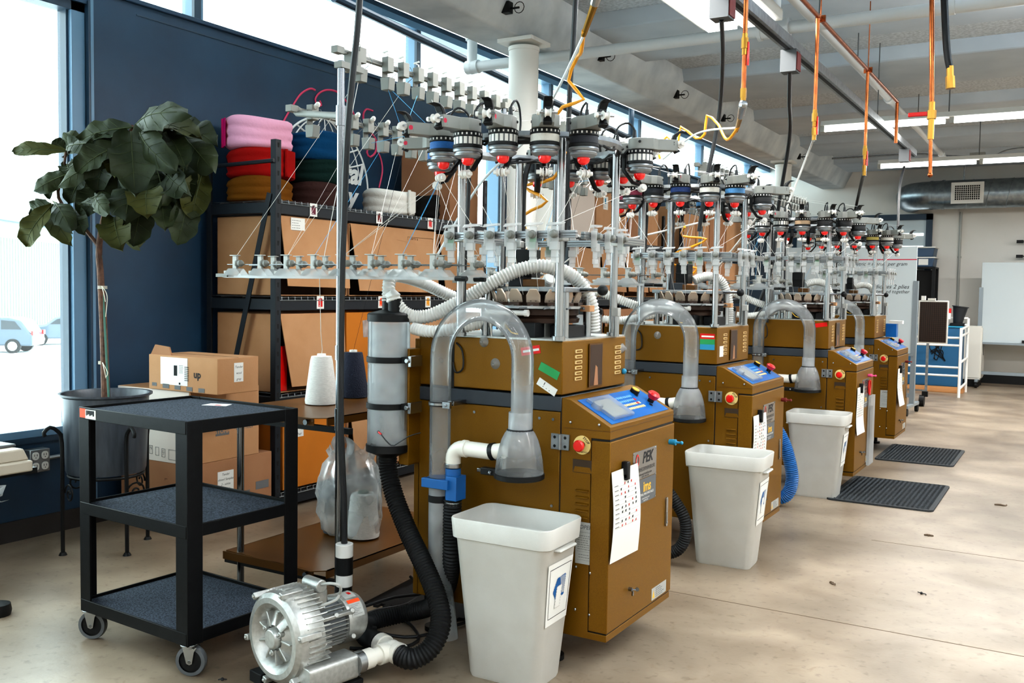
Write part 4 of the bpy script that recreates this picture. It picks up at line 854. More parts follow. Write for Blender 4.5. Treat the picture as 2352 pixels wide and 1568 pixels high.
for i,(dz,l) in enumerate(((0,'white handwritten chart hanging from a black clip on the nearest machine door'),(0,'white handwritten chart on the door of the second machine, behind the middle bin'),(0,'white sheet hanging on the door of the third machine'),(0,'white sheet hanging on the door of the fourth machine'))):
    ox,oy=MPOS[i]
    M=M4.Translation((ox+.008,oy+.115,.778))@FX@M4.Rotation(.0,4,'Z')
    wavy('paper_sheet',.245,.345,M,l,'paper',i+1,.035,10,'Feb' if i==0 else None)
    tag(B().box(.004,.03,-.014,.014,-.035,.035).cyl((.02,-.014,-.02),(.02,.014,-.02),.01,n=8).build('clip','black',loc=(ox,oy+.112,.768),bev=.003),'black magnetic clip holding the sheet on the door of the '+whose(i),'clip')
def magnet(i,x,z,w,h,rot,m,label,wr=None):
    b=B(); M=M4.Translation((MPOS[i][0]+x,MPOS[i][1],z))@FY@M4.Rotation(rot,4,'Z'); b.box(-w/2,w/2,-h/2,h/2,0,.002,M)
    if wr=='line': b.m(1).box(-w*.4,w*.45,-.005,.004,.002,.0025,M)
    if wr=='!': b.m(2).text('! . .',.03,M@T(0,0,.0024))
    tag(b.build('magnet_strip',[m,'white','ink']),label,'magnet strip','coloured magnet strips')
magnet(0,-.345,1.215,.085,.032,.18,'red','red magnet strip with a white line behind the nearest clear arch','line')
magnet(0,-.262,1.14,.09,.033,-.42,'green','green magnet strip tilted on the nearest upper cabinet')
magnet(0,-.27,1.078,.09,.03,-.5,'white','white magnet strip with ink marks below the green one','!')
magnet(1,-.262,1.205,.085,.03,0,'red','red magnet strip on the second machine, topmost of three','line'); magnet(1,-.262,1.175,.085,.03,0,'green','green magnet strip on the second machine, middle of three'); magnet(1,-.262,1.145,.085,.03,0,'teal','blue magnet strip on the second machine, lowest of three')
magnet(2,-.262,1.225,.09,.03,.15,'red','red magnet strip on the third machine')
tag(B().box(-.0,.003,-.03,.03,-.03,.03).build('sticky_note','paper',loc=(MPOS[1][0]-.205,MPOS[1][1]+.07,1.12)),'small white sticky note on the second machine front','note')
for i,l in enumerate(('dark portrait format picture card between the vents of the nearest machine','dark picture card with pale edge on the second machine front','dark picture card on the third machine front')):
    b=B(); b.box(0,.002,-.062,.062,-.088,.088).m(1).box(.002,.0026,-.055,.055,-.082,.082).m(2).prism([(-.02,-.082),(.02,-.082),(.012,-.01),(-.006,0)],'x',.0026,.003)
    tag(b.build('picture_card',['brownflat','oilbrown','card2','darkred'],loc=(MPOS[i][0]-.2,MPOS[i][1]+.28,1.15)),l,'picture')
def cup(i,x,y,z,face,label):
    b=B(); Mx=M4.Translation((MPOS[i][0]+x,MPOS[i][1]+y,z))@(T(0,0,0,0,PI/2) if face=='x' else T(0,0,0,PI/2))
    b.lathe([(.0001,.012),(.006,.018),(.009,.012),(.02,.003),(.022,.0)],18,Mx); tag(b.build('suction_hook','acryl'),label,'hook','clear plastic hooks')
cup(0,-.205,.55,1.205,'x','clear plastic suction hook at the right end of the nearest machine front'); cup(0,-.505,-.001,1.155,'y','clear square hook in the middle of the nearest upper cabinet side'); cup(0,-.56,-.001,1.24,'y','clear hook with cord at the top edge of the nearest upper cabinet'); cup(1,-.56,-.001,1.2,'y','clear hook on the second machine seen through its arch')
def pin(i,y,z,m,label): tag(B().cyl((0,0,0),(.03,0,0),.011,.013,n=14).cyl((.03,0,0),(.05,0,0),.005,n=8).sph((.055,0,0),.008,10).build('push_pin_magnet',m,loc=(MPOS[i][0]+.004,MPOS[i][1]+y,z)),label,'magnet','pin shaped magnets on the doors')
pin(0,.59,.815,'teal','blue pin shaped magnet at the top right of the nearest door'); pin(1,.59,.815,'darkred','dark red pin magnet on the second machine door'); pin(2,.42,.84,'pink','pink pin magnet holding scissors on the third machine door'); pin(3,.45,.82,'darkred','dark pin magnet on the fourth machine door')
tag(B().sph((.004,0,0),.013,12).build('round_magnet','teal',loc=(MPOS[0][0]-.205,MPOS[0][1]+.562,1.105)),'small round blue magnet on the nearest machine front','magnet')
t=thing('scissors','small scissors with red handles hanging on the third machine door','scissors',(MPOS[2][0]+.012,MPOS[2][1]+.44,.80))
B().tube(spl([(0,0,0),(0,-.02,-.05),(0,.0,-.11)]),.006,6).tube(spl([(.005,.02,0),(.005,.03,-.05),(.005,.005,-.11)]),.006,6).build('handle','red',t); B().prism([(-.008,-.1),(.012,-.1),(.004,-.26)],'x',-.002,.004).build('blade','steel',t)
t=thing('tool_pouch','clear tool pouch hanging on the third machine door','pouch',(MPOS[2][0]+.01,MPOS[2][1]+.52,.4)); B().box(0,.02,-.09,.09,-.25,.28).build('pouch','shadeplastic',t); B().box(.004,.016,-.04,.02,-.05,.2).build('tool','black',t)
t=thing('panel_lid','clear hinged lid propped open above the third control panel','lid',(MPOS[2][0]-.19,MPOS[2][1]+.12,1.03)); B().box(-.004,.004,-.05,.05,0,.16,T(0,0,0,0,-.5)).build('lid_plate','acryl',t)
# ================================================================== utility cart
t=thing('utility_cart','black three shelf utility cart on grey casters in the left foreground','cart',(-3.07,2.633,0),-.061)
hx,hy=.335,.262
for z in (.955,.572,.175):
    b=B(); h=.048
    for y in (-hy,hy): b.box(-hx,hx,y-.004*(1 if y<0 else -1)-.004,y+.004-.004*(1 if y<0 else -1),z-h,z)
    for x in (-hx,hx): b.box(x-.004,x+.004,-hy,hy,z-h,z)
    s=b.box(-hx,hx,-hy,hy,z-.02,z-.012).build('shelf','blackmet',t,bev=.002)
    B().box(-hx+.012,hx-.012,-hy+.012,hy-.012,z-.012,z-.0095).build('shelf_mat','cartmat',s)
for sx in (-1,1):
    for sy_ in (-1,1):
        b=B(); x,y=hx*sx,hy*sy_
        P=[(x+.006*sx,y+.006*sy_),(x-.062*sx,y+.006*sy_),(x-.062*sx,y-.002*sy_),(x-.002*sx,y-.002*sy_),(x-.002*sx,y-.062*sy_),(x+.006*sx,y-.062*sy_)]
        b.prism(P if sx*sy_<0 else P[::-1],'z',.125,.955); b.build('corner_post','blackmet',t,bev=.002)
        w=sub('caster',t,(x-.02*sx,y-.02*sy_,0),(0,0,.5 if sy_<0 else 1.1))
        b=B(); M=T(0,.02,.058,PI/2)
        b.lathe([(.043,-.014),(.056,-.013),(.058,-.005),(.058,.005),(.056,.013),(.043,.014)],28,M,False).m(1).lathe([(.0001,-.009),(.012,-.012),(.043,-.009),(.043,.009),(.012,.012),(.0001,.009)],28,M); b.build('wheel',['greyd','black'],w)
        b=B(); b.cyl((0,0,.128),(0,0,.122),.032,n=16).cyl((0,0,.122),(0,0,.112),.022,n=14)
        for q in (-1,1): b.prism([(-.028,.112),(.028,.112),(.024,.098),(.012,.05),(.0,.045),(-.01,.05),(-.018,.095)],'x',q*.019-.0015,q*.019+.0015,M4.Rotation(PI/2,4,'Z')@T(0,0,0) if 0 else T(0,.02,0,0,0,PI/2)@T(-.0,0,0)).cyl((0+q*0,.02-.021,.058),(0,.02+.021,.058),.007,n=8)
        b.box(-.02,.02,-.01,.04,.108,.113); b.build('fork','steel',w,bev=.001)
b=B(); b.box(-hx+.006,-hx+.045,-hy-.0095,-hy-.0065,.914,.950).m(1).box(-hx+.045,-hx+.115,-hy-.0095,-hy-.0065,.912,.948).m(2)
for k in range(7): b.box(-hx+.05+k*.0075,-hx+.0555+k*.0082,-hy-.0101,-hy-.0094,.924+.003*(k%3),.945)
b.build('sticker',['orange','offwhite','ink'],t)
tag(B().prism([(-.05,-.03),(.06,-.025),(.05,.04),(-.045,.035)],'z',0,.001).m(1).prism([(-.0,-.02),(.03,-.02),(.03,.0),(.0,.0)],'z',.001,.0013).build('paper_card',['paper','red'],loc=(-3.10,2.80,.9458),rz=.3),'white paper card lying on the top shelf of the black cart','paper')
# ================================================================== side channel blower (local y = shaft axis, towards the motor)
t=thing('side_channel_blower','silver side channel blower with finned motor on the floor, bottom foreground','blower',(-2.41,2.44,.215),-.2); t.scale=(.93,.93,.93); t.location.z=.2
RY=T(0,0,0,-PI/2)   # lathe z -> +y
b=B(); b.lathe([(.0001,.012),(.045,.012),(.05,.0),(.1,.03),(.108,.02),(.118,.0),(.135,-.012),(.155,-.01),(.172,.005),(.178,.03),(.178,.075),(.172,.115),(.09,.125),(.0001,.125)],48,RY); hs=b.build('blower_housing','alu',t)
b=B(); b.lathe([(.0001,-.022),(.034,-.02),(.04,-.012),(.042,.02)],24,RY)
for k in range(3):
    a=k*2*PI/3+.5; b.cyl((.055*math.cos(a),-.012,.055*math.sin(a)),(.055*math.cos(a),.03,.055*math.sin(a)),.011,n=10).cyl((.055*math.cos(a),-.018,.055*math.sin(a)),(.055*math.cos(a),-.01,.055*math.sin(a)),.006,n=6)
for k in range(9):
    a=k*2*PI/9+.2; M=M4.Rotation(a,4,'Y'); b.box(-.004,.004,-.002,.03,.045,.105,M)
b.build('hub_cap','alu',hs,bev=.002)
for k in range(52):
    a=k*2*PI/52; M=M4.Rotation(a,4,'Y'); B().box(-.0016,.0016,.035,.135,.165,.1845,M).build('cooling_fin','alu',hs)
for k in range(6):
    a=k*2*PI/6+.3; M=M4.Rotation(a,4,'Y'); B().box(-.012,.012,-.01,.085,.172,.196,M).cyl(M@V((0,-.016,.184)),M@V((0,-.008,.184)),.007,n=6).build('housing_lug','alu',hs,bev=.004)
mo=B().lathe([(.0001,.12),(.082,.12),(.082,.33),(.0001,.33)],32,RY).build('motor_body','greyd',t)
for k in range(34):
    a=k*2*PI/34; M=M4.Rotation(a,4,'Y')
    if abs(((a+PI)%(2*PI))-PI)<.5: continue
    B().box(-.0013,.0013,.13,.3,.08,.0945,M).build('motor_fin','alu',mo)
b=B(); b.lathe([(.094,.285),(.099,.287),(.1,.30),(.1,.365),(.09,.385),(.07,.392),(.0001,.394)],36,RY); fc=b.build('fan_cover','alu',mo)
b=B(); 
def oncyl(a0,a1,y0,y1,r=.1007):
    n=8
    for k in range(n):
        p,q=a0+(a1-a0)*k/n,a0+(a1-a0)*(k+1)/n
        b.quad((r*math.sin(p),y0,r*math.cos(p)),(r*math.sin(q),y0,r*math.cos(q)),(r*math.sin(q),y1,r*math.cos(q)),(r*math.sin(p),y1,r*math.cos(p)))
oncyl(-.45,.45,.305,.36); b.m(1); oncyl(-.3,-.12,.33,.355,.1012); b.m(2); oncyl(.05,.25,.335,.35,.1012)
b.m(3); oncyl(.55,.72,.302,.362,.101); b.m(0); oncyl(.72,1.3,.302,.362,.101)
for k in range(7): b.m(4); oncyl(.8+k*.065,.815+k*.065,.308,.352-.01*(k%3),.1013)
b.build('rating_label',['greyl','ink','red','orange','inkgrey'],fc)
b=B(); b.box(-.05,.05,.125,.215,.09,.155); tb=b.build('terminal_box','alu',mo,bev=.008)
B().box(-.045,.045,.128,.212,.155,.168).m(1).box(-.03,.02,.14,.2,.168,.1685).build('terminal_lid',['alu','panelkey'],tb,bev=.003)
B().cyl((-.03,.17,.178),(.07,.17,.178),.026,n=20).build('capacitor','alu',mo,bev=.004)
b=B(); b.tube(spl([(.07,.17,.185),(.12,.175,.2),(.145,.2,.19),(.12,.215,.15),(.06,.21,.13)],.01),.006,8).tube(spl([(.03,.12,.125),(.06,.08,.12),(.1,.12,.115),(.12,.2,.13),(.12,.215,.15)],.01),.006,8).cyl((.02,.13,.125),(.03,.11,.125),.012,n=10); b.build('motor_cable','greyl',mo)
b=B()
for x,z,y in ((.083,.052,.15),(.083,.052,.22),(.083,.052,.3),(.09,-.05,.3),(.09,-.045,.16)): b.cyl((x,y,z),(x+.018,y,z+.008),.011,n=10)
b.box(.07,.1,.14,.31,.045,.06); b.build('motor_boss','alu',mo,bev=.003)
b=B(); b.prism([(.09+p[0]+.06,-.125+p[1]) for p in rrect(.052,.048,.018,3)],'y',.02,.25).m(1).box(.12,.2,.245,.262,-.165,-.085); b.build('silencer',['alu','greyd'],t,bev=.003)
b=B(); b.prism([(-.15+p[0],-.125+p[1]) for p in rrect(.045,.045,.018,3)],'y',.05,.2); b.build('silencer','alu',t,bev=.003)
b=B()
for x in (-.13,.12): b.box(x-.04,x+.04,.0,.06,-.215,-.17).box(x-.05,x+.05,.1,.30,-.215,-.195)
b.build('foot','rubber',t,bev=.004)
# pvc tee
t=thing('pvc_tee','white plastic tee pipe between the blower outlet and two black hoses','pipe fitting',(-2.175,2.76,.09))
d=V((.2,.98,0)); e=V((.98,-.2,0))
B().cyl(d*-.09,d*.05,.030,n=20).cyl(d*-.1,d*-.055,.037,n=20).cyl(d*-.02,d*.02,.038,n=20).build('tee_inlet','pvc',t)
B().cyl(d*.04-e*.085+d*.02,d*.04+e*.05,.035,n=20).cyl(d*.06-e*.085,d*.055-e*.05,.041,n=20).cyl(d*.04+e*.03,d*.04+e*.055,.041,n=20).sph(d*.045,.04).build('tee_branch','pvc',t)
B().cyl(d*-.13,d*-.1,.041,n=20).box(-.052,-.03,-.12,-.1,-.01,.03).build('hose_clamp','steel',t)
def bh(P,label,r=.036,m='rubber'): return tag(B().hose(P,r,.0125,.07,14).build('corrugated_hose',m),label,'hose','black corrugated floor hoses')
bh([(-2.44,3.122,.76),(-2.437,3.12,.70),(-2.391,3.1,.60),(-2.292,3.06,.478),(-2.161,3.0,.363),(-2.066,2.95,.272),(-2.01,2.9,.194),(-2.012,2.84,.121),(-2.06,2.79,.084),(-2.12,2.785,.09)],'black corrugated hose from the clear canister down to the white tee',.0375)
bh([(-2.099,3.1,.62),(-2.101,3.1,.5),(-2.101,3.1,.383),(-2.159,3.15,.237),(-2.283,3.22,.119),(-2.427,3.2,.063),(-2.50,3.08,.05),(-2.439,2.97,.05),(-2.3,2.86,.08),(-2.255,2.83,.09)],'black corrugated hose from the blue valve along the floor behind the blower')
bh([(-2.0,4.75,.5),(-1.88,4.75,.43),(-1.798,4.75,.345),(-1.738,4.75,.248),(-1.74,4.75,.143),(-1.8,4.75,.07),(-1.95,4.75,.04),(-2.2,4.75,.04)],'black corrugated hose curving to the floor between the nearest machine and the middle bin',.031)
bh([(-1.9,6.5,.6),(-1.76,6.5,.54),(-1.69,6.5,.442),(-1.645,6.5,.312),(-1.625,6.5,.18),(-1.67,6.5,.07),(-1.8,6.5,.05),(-2.1,6.5,.05)],'blue corrugated hose curving to the floor left of the farthest bin',.042,'blue')
for P,l in (([(-2.69,3.82,.008),(-2.6,3.56,.008),(-2.59,3.42,.008),(-2.63,3.24,.02),(-2.55,3.0,.008)],'thin black cable looping behind the blower hose'),([(-2.60,3.5,.12),(-2.45,3.4,.1),(-2.5,3.25,.11),(-2.55,3.1,.1)],'thin black cable lying over the floor hose'),([(-2.5,3.3,.008),(-2.37,3.22,.008),(-2.27,3.11,.008),(-2.3,2.98,.008),(-2.45,2.9,.008)],'thin black cable curling near the white tee'),([(-2.2,3.5,.008),(-2.25,3.3,.01),(-2.3,3.15,.008),(-2.4,3.1,.008),(-2.52,2.98,.06),(-2.525,2.95,.02)],'thin black cable running to the twist lock plug')): cabl('floor_cable',P,.007,'cable',l,'cable','black cables on the floor')
# ================================================================== plant, pot and stand
LV=[(-4.26,3.3,2.26,-3.73,3.2,2.27,.18),(-4.27,3.3,2.26,-4.58,3.22,2.2,.13),(-4.18,3.22,2.22,-4.02,3.12,1.86,.26),(-4.16,3.25,2.24,-3.81,3.2,2.0,.18),(-4.29,3.4,2.26,-3.79,3.35,2.15,.17),(-4.1,3.42,2.25,-3.74,3.4,2.12,.17),(-4.08,3.45,2.24,-3.78,3.4,2.02,.2),(-4.05,3.35,2.21,-3.8,3.25,2.0,.14),(-4.16,3.4,2.04,-3.81,3.3,1.88,.18),(-4.15,3.35,2.05,-4.05,3.3,1.85,.19),(-4.19,3.4,1.96,-4.05,3.32,1.71,.18),(-4.19,3.5,2.04,-4.05,3.45,1.73,.17),(-4.29,3.3,1.97,-4.2,3.2,1.77,.22),(-4.15,3.3,1.95,-4.05,3.22,1.76,.21),(-4.42,3.3,1.8,-4.24,3.22,1.6,.2),(-4.47,3.4,1.8,-4.29,3.35,1.64,.14),(-4.35,3.28,2.19,-4.49,3.2,2.14,.14),(-4.33,3.25,2.16,-4.47,3.12,2.01,.17),(-4.37,3.22,2.08,-4.57,3.08,1.94,.12),(-4.51,3.35,2.13,-4.49,3.25,1.91,.19),(-4.64,3.4,2.0,-4.69,3.3,1.8,.18),(-4.47,3.3,1.96,-4.42,3.2,1.83,.14),(-4.62,3.16,2.14,-4.9,3.06,2.13,.09),(-4.76,3.25,2.17,-4.8,3.2,2.21,.09),(-4.9,3.34,2.19,-4.87,3.39,2.3,.12),(-4.9,3.35,2.15,-4.7,3.35,2.21,.13),(-4.82,3.3,2.1,-4.71,3.25,2.03,.11),(-4.73,3.25,2.04,-4.89,3.15,1.94,.12),(-4.82,3.3,2.06,-4.89,3.25,1.9,.13),(-4.74,3.15,1.87,-4.9,3.15,1.82,.11),(-4.86,3.25,1.89,-4.61,3.18,1.72,.15),(-4.7,3.13,1.86,-4.9,3.13,1.65,.14),(-4.9,3.27,1.88,-4.65,3.23,1.63,.14),(-4.77,3.18,1.87,-4.9,3.08,1.7,.05),(-4.76,3.3,1.85,-4.59,3.25,1.69,.12),(-4.65,3.25,1.87,-4.3,3.15,1.8,.09),(-4.42,3.2,1.9,-4.19,3.1,1.79,.11),(-4.44,3.5,2.26,-4.28,3.5,2.0,.21),(-4.52,3.45,2.21,-4.24,3.4,1.94,.21),(-4.53,3.3,2.19,-4.9,3.34,2.17,.11),(-4.7,3.35,2.26,-4.57,3.35,2.2,.11),(-4.18,3.55,2.21,-4.02,3.55,1.87,.2),(-4.37,3.5,2.28,-4.03,3.45,2.23,.14),(-4.7,3.5,2.06,-4.49,3.45,1.88,.21),(-4.85,3.42,2.06,-4.9,3.37,1.89,.14)]
t=thing('fiddle_leaf_fig','large fiddle leaf fig plant with drooping dark green leaves by the window','plant',(0,0,0))
b=B(); rr=random.Random(21)
lv=list(LV)
for k in range(16):
    x,y,z=-4.3+rr.uniform(-.3,.35),3.4+rr.uniform(-.1,.15),2.15+rr.uniform(-.25,.1); lv.append((x,y,z,x+rr.uniform(-.12,.15),y-.05,z-.26,.18))
for i,(x0,y0,z0,x1,y1,z1,w_) in enumerate(lv):
    p,q=V((x0,y0,z0)),V((x1,y1,z1)); ax=(q-p); L_=ax.length; ax/=L_
    nrm=V((.62,-.75,.15+rr.uniform(-.3,.5)))+V((rr.uniform(-.5,.5),rr.uniform(-.3,.3),0)); nrm=(nrm-ax*nrm.dot(ax)).normalized(); sd=ax.cross(nrm)
    nu,nw=12,8; G=[]; ph=rr.random()*6; cur=rr.uniform(.05,.16)*L_*1.5
    def pt(u,s):
        wd=w_/2*(max(0,math.sin(PI*min(1,u**.8*.97+.03)))**.55)*(.62+.5*u if u<.75 else 1.0)
        h=cur*math.sin(PI*u*.9)+ (abs(s)**1.6)*w_*.16*(1 if i%3 else -1) + .09*w_*math.sin(u*17+ph+s*2)*abs(s)**1.5+.03*w_*math.sin(u*31+ph*2)*abs(s)
        return p+ax*(L_*u)+sd*(s*wd*(1+.05*math.sin(u*23+ph)))+nrm*h
    b.m(1 if i in (14,15,31,32) or (i%9==4) else 0)
    for a in range(nu+1): G.append([b._v(pt(a/nu,-1+2*c/nw)) for c in range(nw+1)])
    for a in range(nu):
        for c in range(nw): b._f([G[a][c],G[a][c+1],G[a+1][c+1],G[a+1][c]],True)
    b.m(2); b.tube([pt(a/10,0)+nrm*.001 for a in range(10)],[.004-.0003*a for a in range(10)],4)
    for u in (.2,.36,.52,.68):
        for s in (-1,1): b.tube([pt(u+.13*k/3,s*.85*k/3)+nrm*.0012 for k in range(4)],.0012,3)
b.build('foliage',['leaf','leafb','vein'],t,ang=180)
b=B(); tr=[(-4.545,3.33,.80),(-4.56,3.33,1.189),(-4.585,3.33,1.52),(-4.591,3.33,1.662),(-4.507,3.33,1.917),(-4.379,3.33,2.164),(-4.28,3.31,2.269)]
Q=spl(tr,.05); b.tube(Q,[.024-.014*k/len(Q) for k in range(len(Q))],10)
Q=spl([(-4.585,3.33,1.64),(-4.69,3.3,1.756),(-4.84,3.28,1.879),(-4.86,3.27,1.95),(-4.83,3.28,2.05),(-4.80,3.28,2.17)],.04); b.tube(Q,[.012-.006*k/len(Q) for k in range(len(Q))],8)
b.build('trunk','bark',t)
B().cyl((-4.49,3.31,.78),(-4.60,3.34,1.72),.006,n=8).build('support_stake','stakegreen',t)
b=B()
for z in (1.42,1.01):
    for k in range(3): b.tube([(-4.567+.024*math.cos(a),3.33+.024*math.sin(a),z+.006*k) for a in [j*PI/6 for j in range(13)]],.002,4)
    b.tube(spl([(-4.54,3.31,z),(-4.50,3.28,z+.01),(-4.46,3.28,z-.04),(-4.46,3.27,z-.15 if z>1.2 else z-.06)],.01),.0022,4).tube(spl([(-4.54,3.31,z),(-4.49,3.28,z-.02),(-4.475,3.28,z-.07)],.01),.002,4)
b.build('twine_tie','twine',t)
t=thing('plant_pot','dark grey tapered metal pot holding the fig on a wrought iron stand','plant pot',(-4.545,3.33,0))
B().lathe([(.0001,.425),(.20,.425),(.205,.44),(.222,.835),(.24,.845),(.24,.855),(.225,.853),(.215,.83),(.21,.79),(.0001,.79)],48).build('pot_body','pot',t)
B().lathe([(.0001,.80),(.20,.79),(.208,.785)],32,None,False).build('soil','soil',t)
t=thing('plant_stand','black wrought iron plant stand with scrolls under the grey pot','plant stand',(-4.545,3.33,0))
B().tube([(.19*math.cos(k*PI/16),.19*math.sin(k*PI/16),.41) for k in range(32)],.009,6,closed=True).build('ring','black',t)
for a in (-1.8,-.2,1.37,2.94):
    c,s_=math.cos(a),math.sin(a); d=V((c,s_,0)); R0=.235
    b=B(); b.tube(spl([d*R0,d*R0+V((0,0,.3)),d*(R0+.0)+V((0,0,.6)),d*(R0+.02)+V((0,0,.665)),d*(R0+.06)+V((0,0,.69)),d*(R0+.09)+V((0,0,.665)),d*(R0+.085)+V((0,0,.645))],.02),.0105,8).cyl(d*R0,d*R0+V((0,0,.015)),.022,.015,n=12); b.build('leg','black',t)
    tn=V((-s_,c,0))
    B().tube([d*(R0-.012)+tn*(.062+(.055-.045*k/26)*math.cos(PI+k*.36))+V((0,0,.335+(.055-.045*k/26)*math.sin(PI+k*.36)*-1)) for k in range(27)],.005,6).build('scroll','black',t)
# ================================================================== scale, outlet box at the left edge
t=thing('bench_scale','cream electronic bench scale cut off at the left edge','scale',(-4.69,2.74,.5))
B().box(-.22,.2,-.13,.13,.0,.055).prism([(-.13,.055),(.13,.055),(.10,.115),(-.13,.115)],'x',-.22,.17,M4.Rotation(0,4,'Z')).build('scale_body','scaleb',t,bev=.008)
B().box(-.22,.09,-.1,.11,.116,.13).build('weighing_plate','greyd',t,bev=.004)
b=B(); b.box(.01,.14,-.134,-.128,.008,.048).m(1).box(.012,.138,-.1345,-.134,.026,.029).m(2).box(-.08,-.03,-.135,-.128,.012,.045); b.build('display',['panelblue','white','greyd'],t)
tag(B().box(-5.0,-4.58,2.2,2.95,.47,.498).box(-4.98,-4.94,2.22,2.26,0,.47).box(-4.98,-4.94,2.89,2.93,0,.47).box(-4.66,-4.62,2.22,2.26,0,.47).build('low_table','black'),'black low table at the left edge under the cream scale','table')
b=B(); rr=random.Random(2); G=[[b._v((-4.62+.26*i/8,2.62+.05*math.sin(i*2+j),.468-.075*j/4-.012*math.sin(i*1.7+j*2)+(0.02*i/8 if j==4 else 0))) for j in range(5)] for i in range(9)]
for i in range(8):
    for j in range(4): b._f([G[i][j],G[i+1][j],G[i+1][j+1],G[i][j+1]],True)
tag(b.build('plastic_wrap','bag',ang=180),'crumpled clear plastic hanging below the cream scale','plastic sheet')
t=thing('outlet_box','grey metal electrical box with two double outlets on the navy wall','outlet',(-5.055,3.235,.445))
B().box(-.01,.06,-.06,.06,-.065,.065).build('box','steeldull',t,bev=.004)
for y in (-.028,.028):
    for z in (-.03,.03):
        b=B(); b.prism([(p[0]+y,p[1]+z) for p in rrect(.02,.022,.017,4)],'x',.06,.064).m(1).box(.064,.0645,y-.009,y-.006,z-.002,z+.01).box(.064,.0645,y+.006,y+.009,z-.002,z+.01).cyl((.064,y,z-.01),(.0645,y,z-.01),.003,n=6); b.build('outlet','white' if 0 else ['white','ink'],t)
B().cyl((.02,.06,.0),(.02,.6,.02),.012,n=10).build('conduit','galv',t)
tag(B().cyl((-4.36,2.55,0),(-4.36,2.55,.08),.03).sph((-4.36,2.55,.07),.035,10).build('floor_knob','black') if 0 else B().lathe([(.0001,0),(.05,.0),(.055,.02),(.05,.05),(.02,.06),(.0001,.06)],16,T(-3.99,2.38,0,PI/2*0)).build('caster_wheel','black'),'black caster wheel on the floor at the left edge of the photo','wheel')
# ================================================================== cartons
def carton(name,label,x0,x1,y0,y1,z0,z1,m='card',side='x',open_=0,flap=0,grp=None,rz=0):
    t=thing(name,label,'cardboard box',((x0+x1)/2,(y0+y1)/2,z0),rz,grp)
    hx,hy,h=(x1-x0)/2,(y1-y0)/2,z1-z0
    if not open_:
        b=B(); b.box(-hx,hx,-hy,hy,0,h); o=b.build('carton_body',m,t,bev=.004)
        b=B(); b.box(-hx-.0008,hx+.0008,-.028,.028,h*.72,h+.0008) if 0 else b.box(-hx*.99,hx*.99,-.002,.002,h-.0005,h+.001); b.build('carton_seam','cardd',t)
        return t
    # carton lying on its side: open front towards +x, flap hinged at the top hanging down over it
    b=B(); th=.006
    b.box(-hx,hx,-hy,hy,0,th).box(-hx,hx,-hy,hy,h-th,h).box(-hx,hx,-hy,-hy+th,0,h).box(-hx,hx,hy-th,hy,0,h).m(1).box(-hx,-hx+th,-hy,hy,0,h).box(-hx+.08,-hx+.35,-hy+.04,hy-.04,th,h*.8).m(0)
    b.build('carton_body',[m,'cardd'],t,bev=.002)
    sk=open_
    b=B(); fh=h*flap; P=[(-hy+.01,h-.004),(hy-.01,h-.004),(hy-.01-.02*sk,h-fh),(-hy+.01+.12*hy*sk,h-fh*.98)]
    b.prism(P,'x',hx-.002,hx+.003,M4.Translation((hx,0,h))@M4.Rotation(-.10,4,'Y')@M4.Translation((-hx,0,-h))); b.build('top_flap',m,t)
    b=B(); b.box(hx-.002,hx+.12,-hy+.01,hy-.01,.0,.004,M4.Translation((hx,0,0))@M4.Rotation(.6,4,'Y')@M4.Translation((-hx,0,0))) if 0 else b.prism([(-hy,.0),(-hy+.0,h),(-hy-.0,h),(-hy,0)],'x',hx,hx+.001); b.bm.free()
    return t
def label(par,face,hx,y,z,w,h,rows=4,txt=None,m='paper',seed=1,tm='ink',size=.03):
    """paper label on face 'x' (normal +x at x=hx) or 'y' (normal -y at y=hx)"""
    M=onX(hx+.001,y,z) if face=='x' else onY(y,hx-.001,z)
    b=B(); b.box(-w/2,w/2,-h/2,h/2,0,.0008,M); b.m(1)
    if txt:
        for k,l in enumerate(txt): b.text(l,size,M@T(0,h/2-(k+.7)*h/len(txt)*.95,.0012),.25)
    elif rows: b.scrib(w*.85,h*.85,rows,M@T(0,0,.0012),seed,.0016)
    return b.build('paper_label',[m,tm],par)
def printx(par,face,hx,items,m='inkbrown',name='printed_marking'):
    b=B()
    for it in items:
        s,size,y,z=it[:4]; M=onX(hx+.0012,y,z) if face=='x' else onY(y,hx-.0012,z)
        if s=='#': w,h=it[4],it[5]; b.box(-w/2,w/2,-h/2,h/2,0,.0006,M)
        elif s=='[]':
            w,h=it[4],it[5]
            for q in ((-w/2,w/2,-h/2,-h/2+.002),(-w/2,w/2,h/2-.002,h/2),(-w/2,-w/2+.002,-h/2,h/2),(w/2-.002,w/2,-h/2,h/2)): b.box(q[0],q[1],q[2],q[3],0,.0005,M)
        else: b.text(s,size,M,it[4] if len(it)>4 else 0,it[5] if len(it)>5 else 0)
    return b.build(name,m,par)
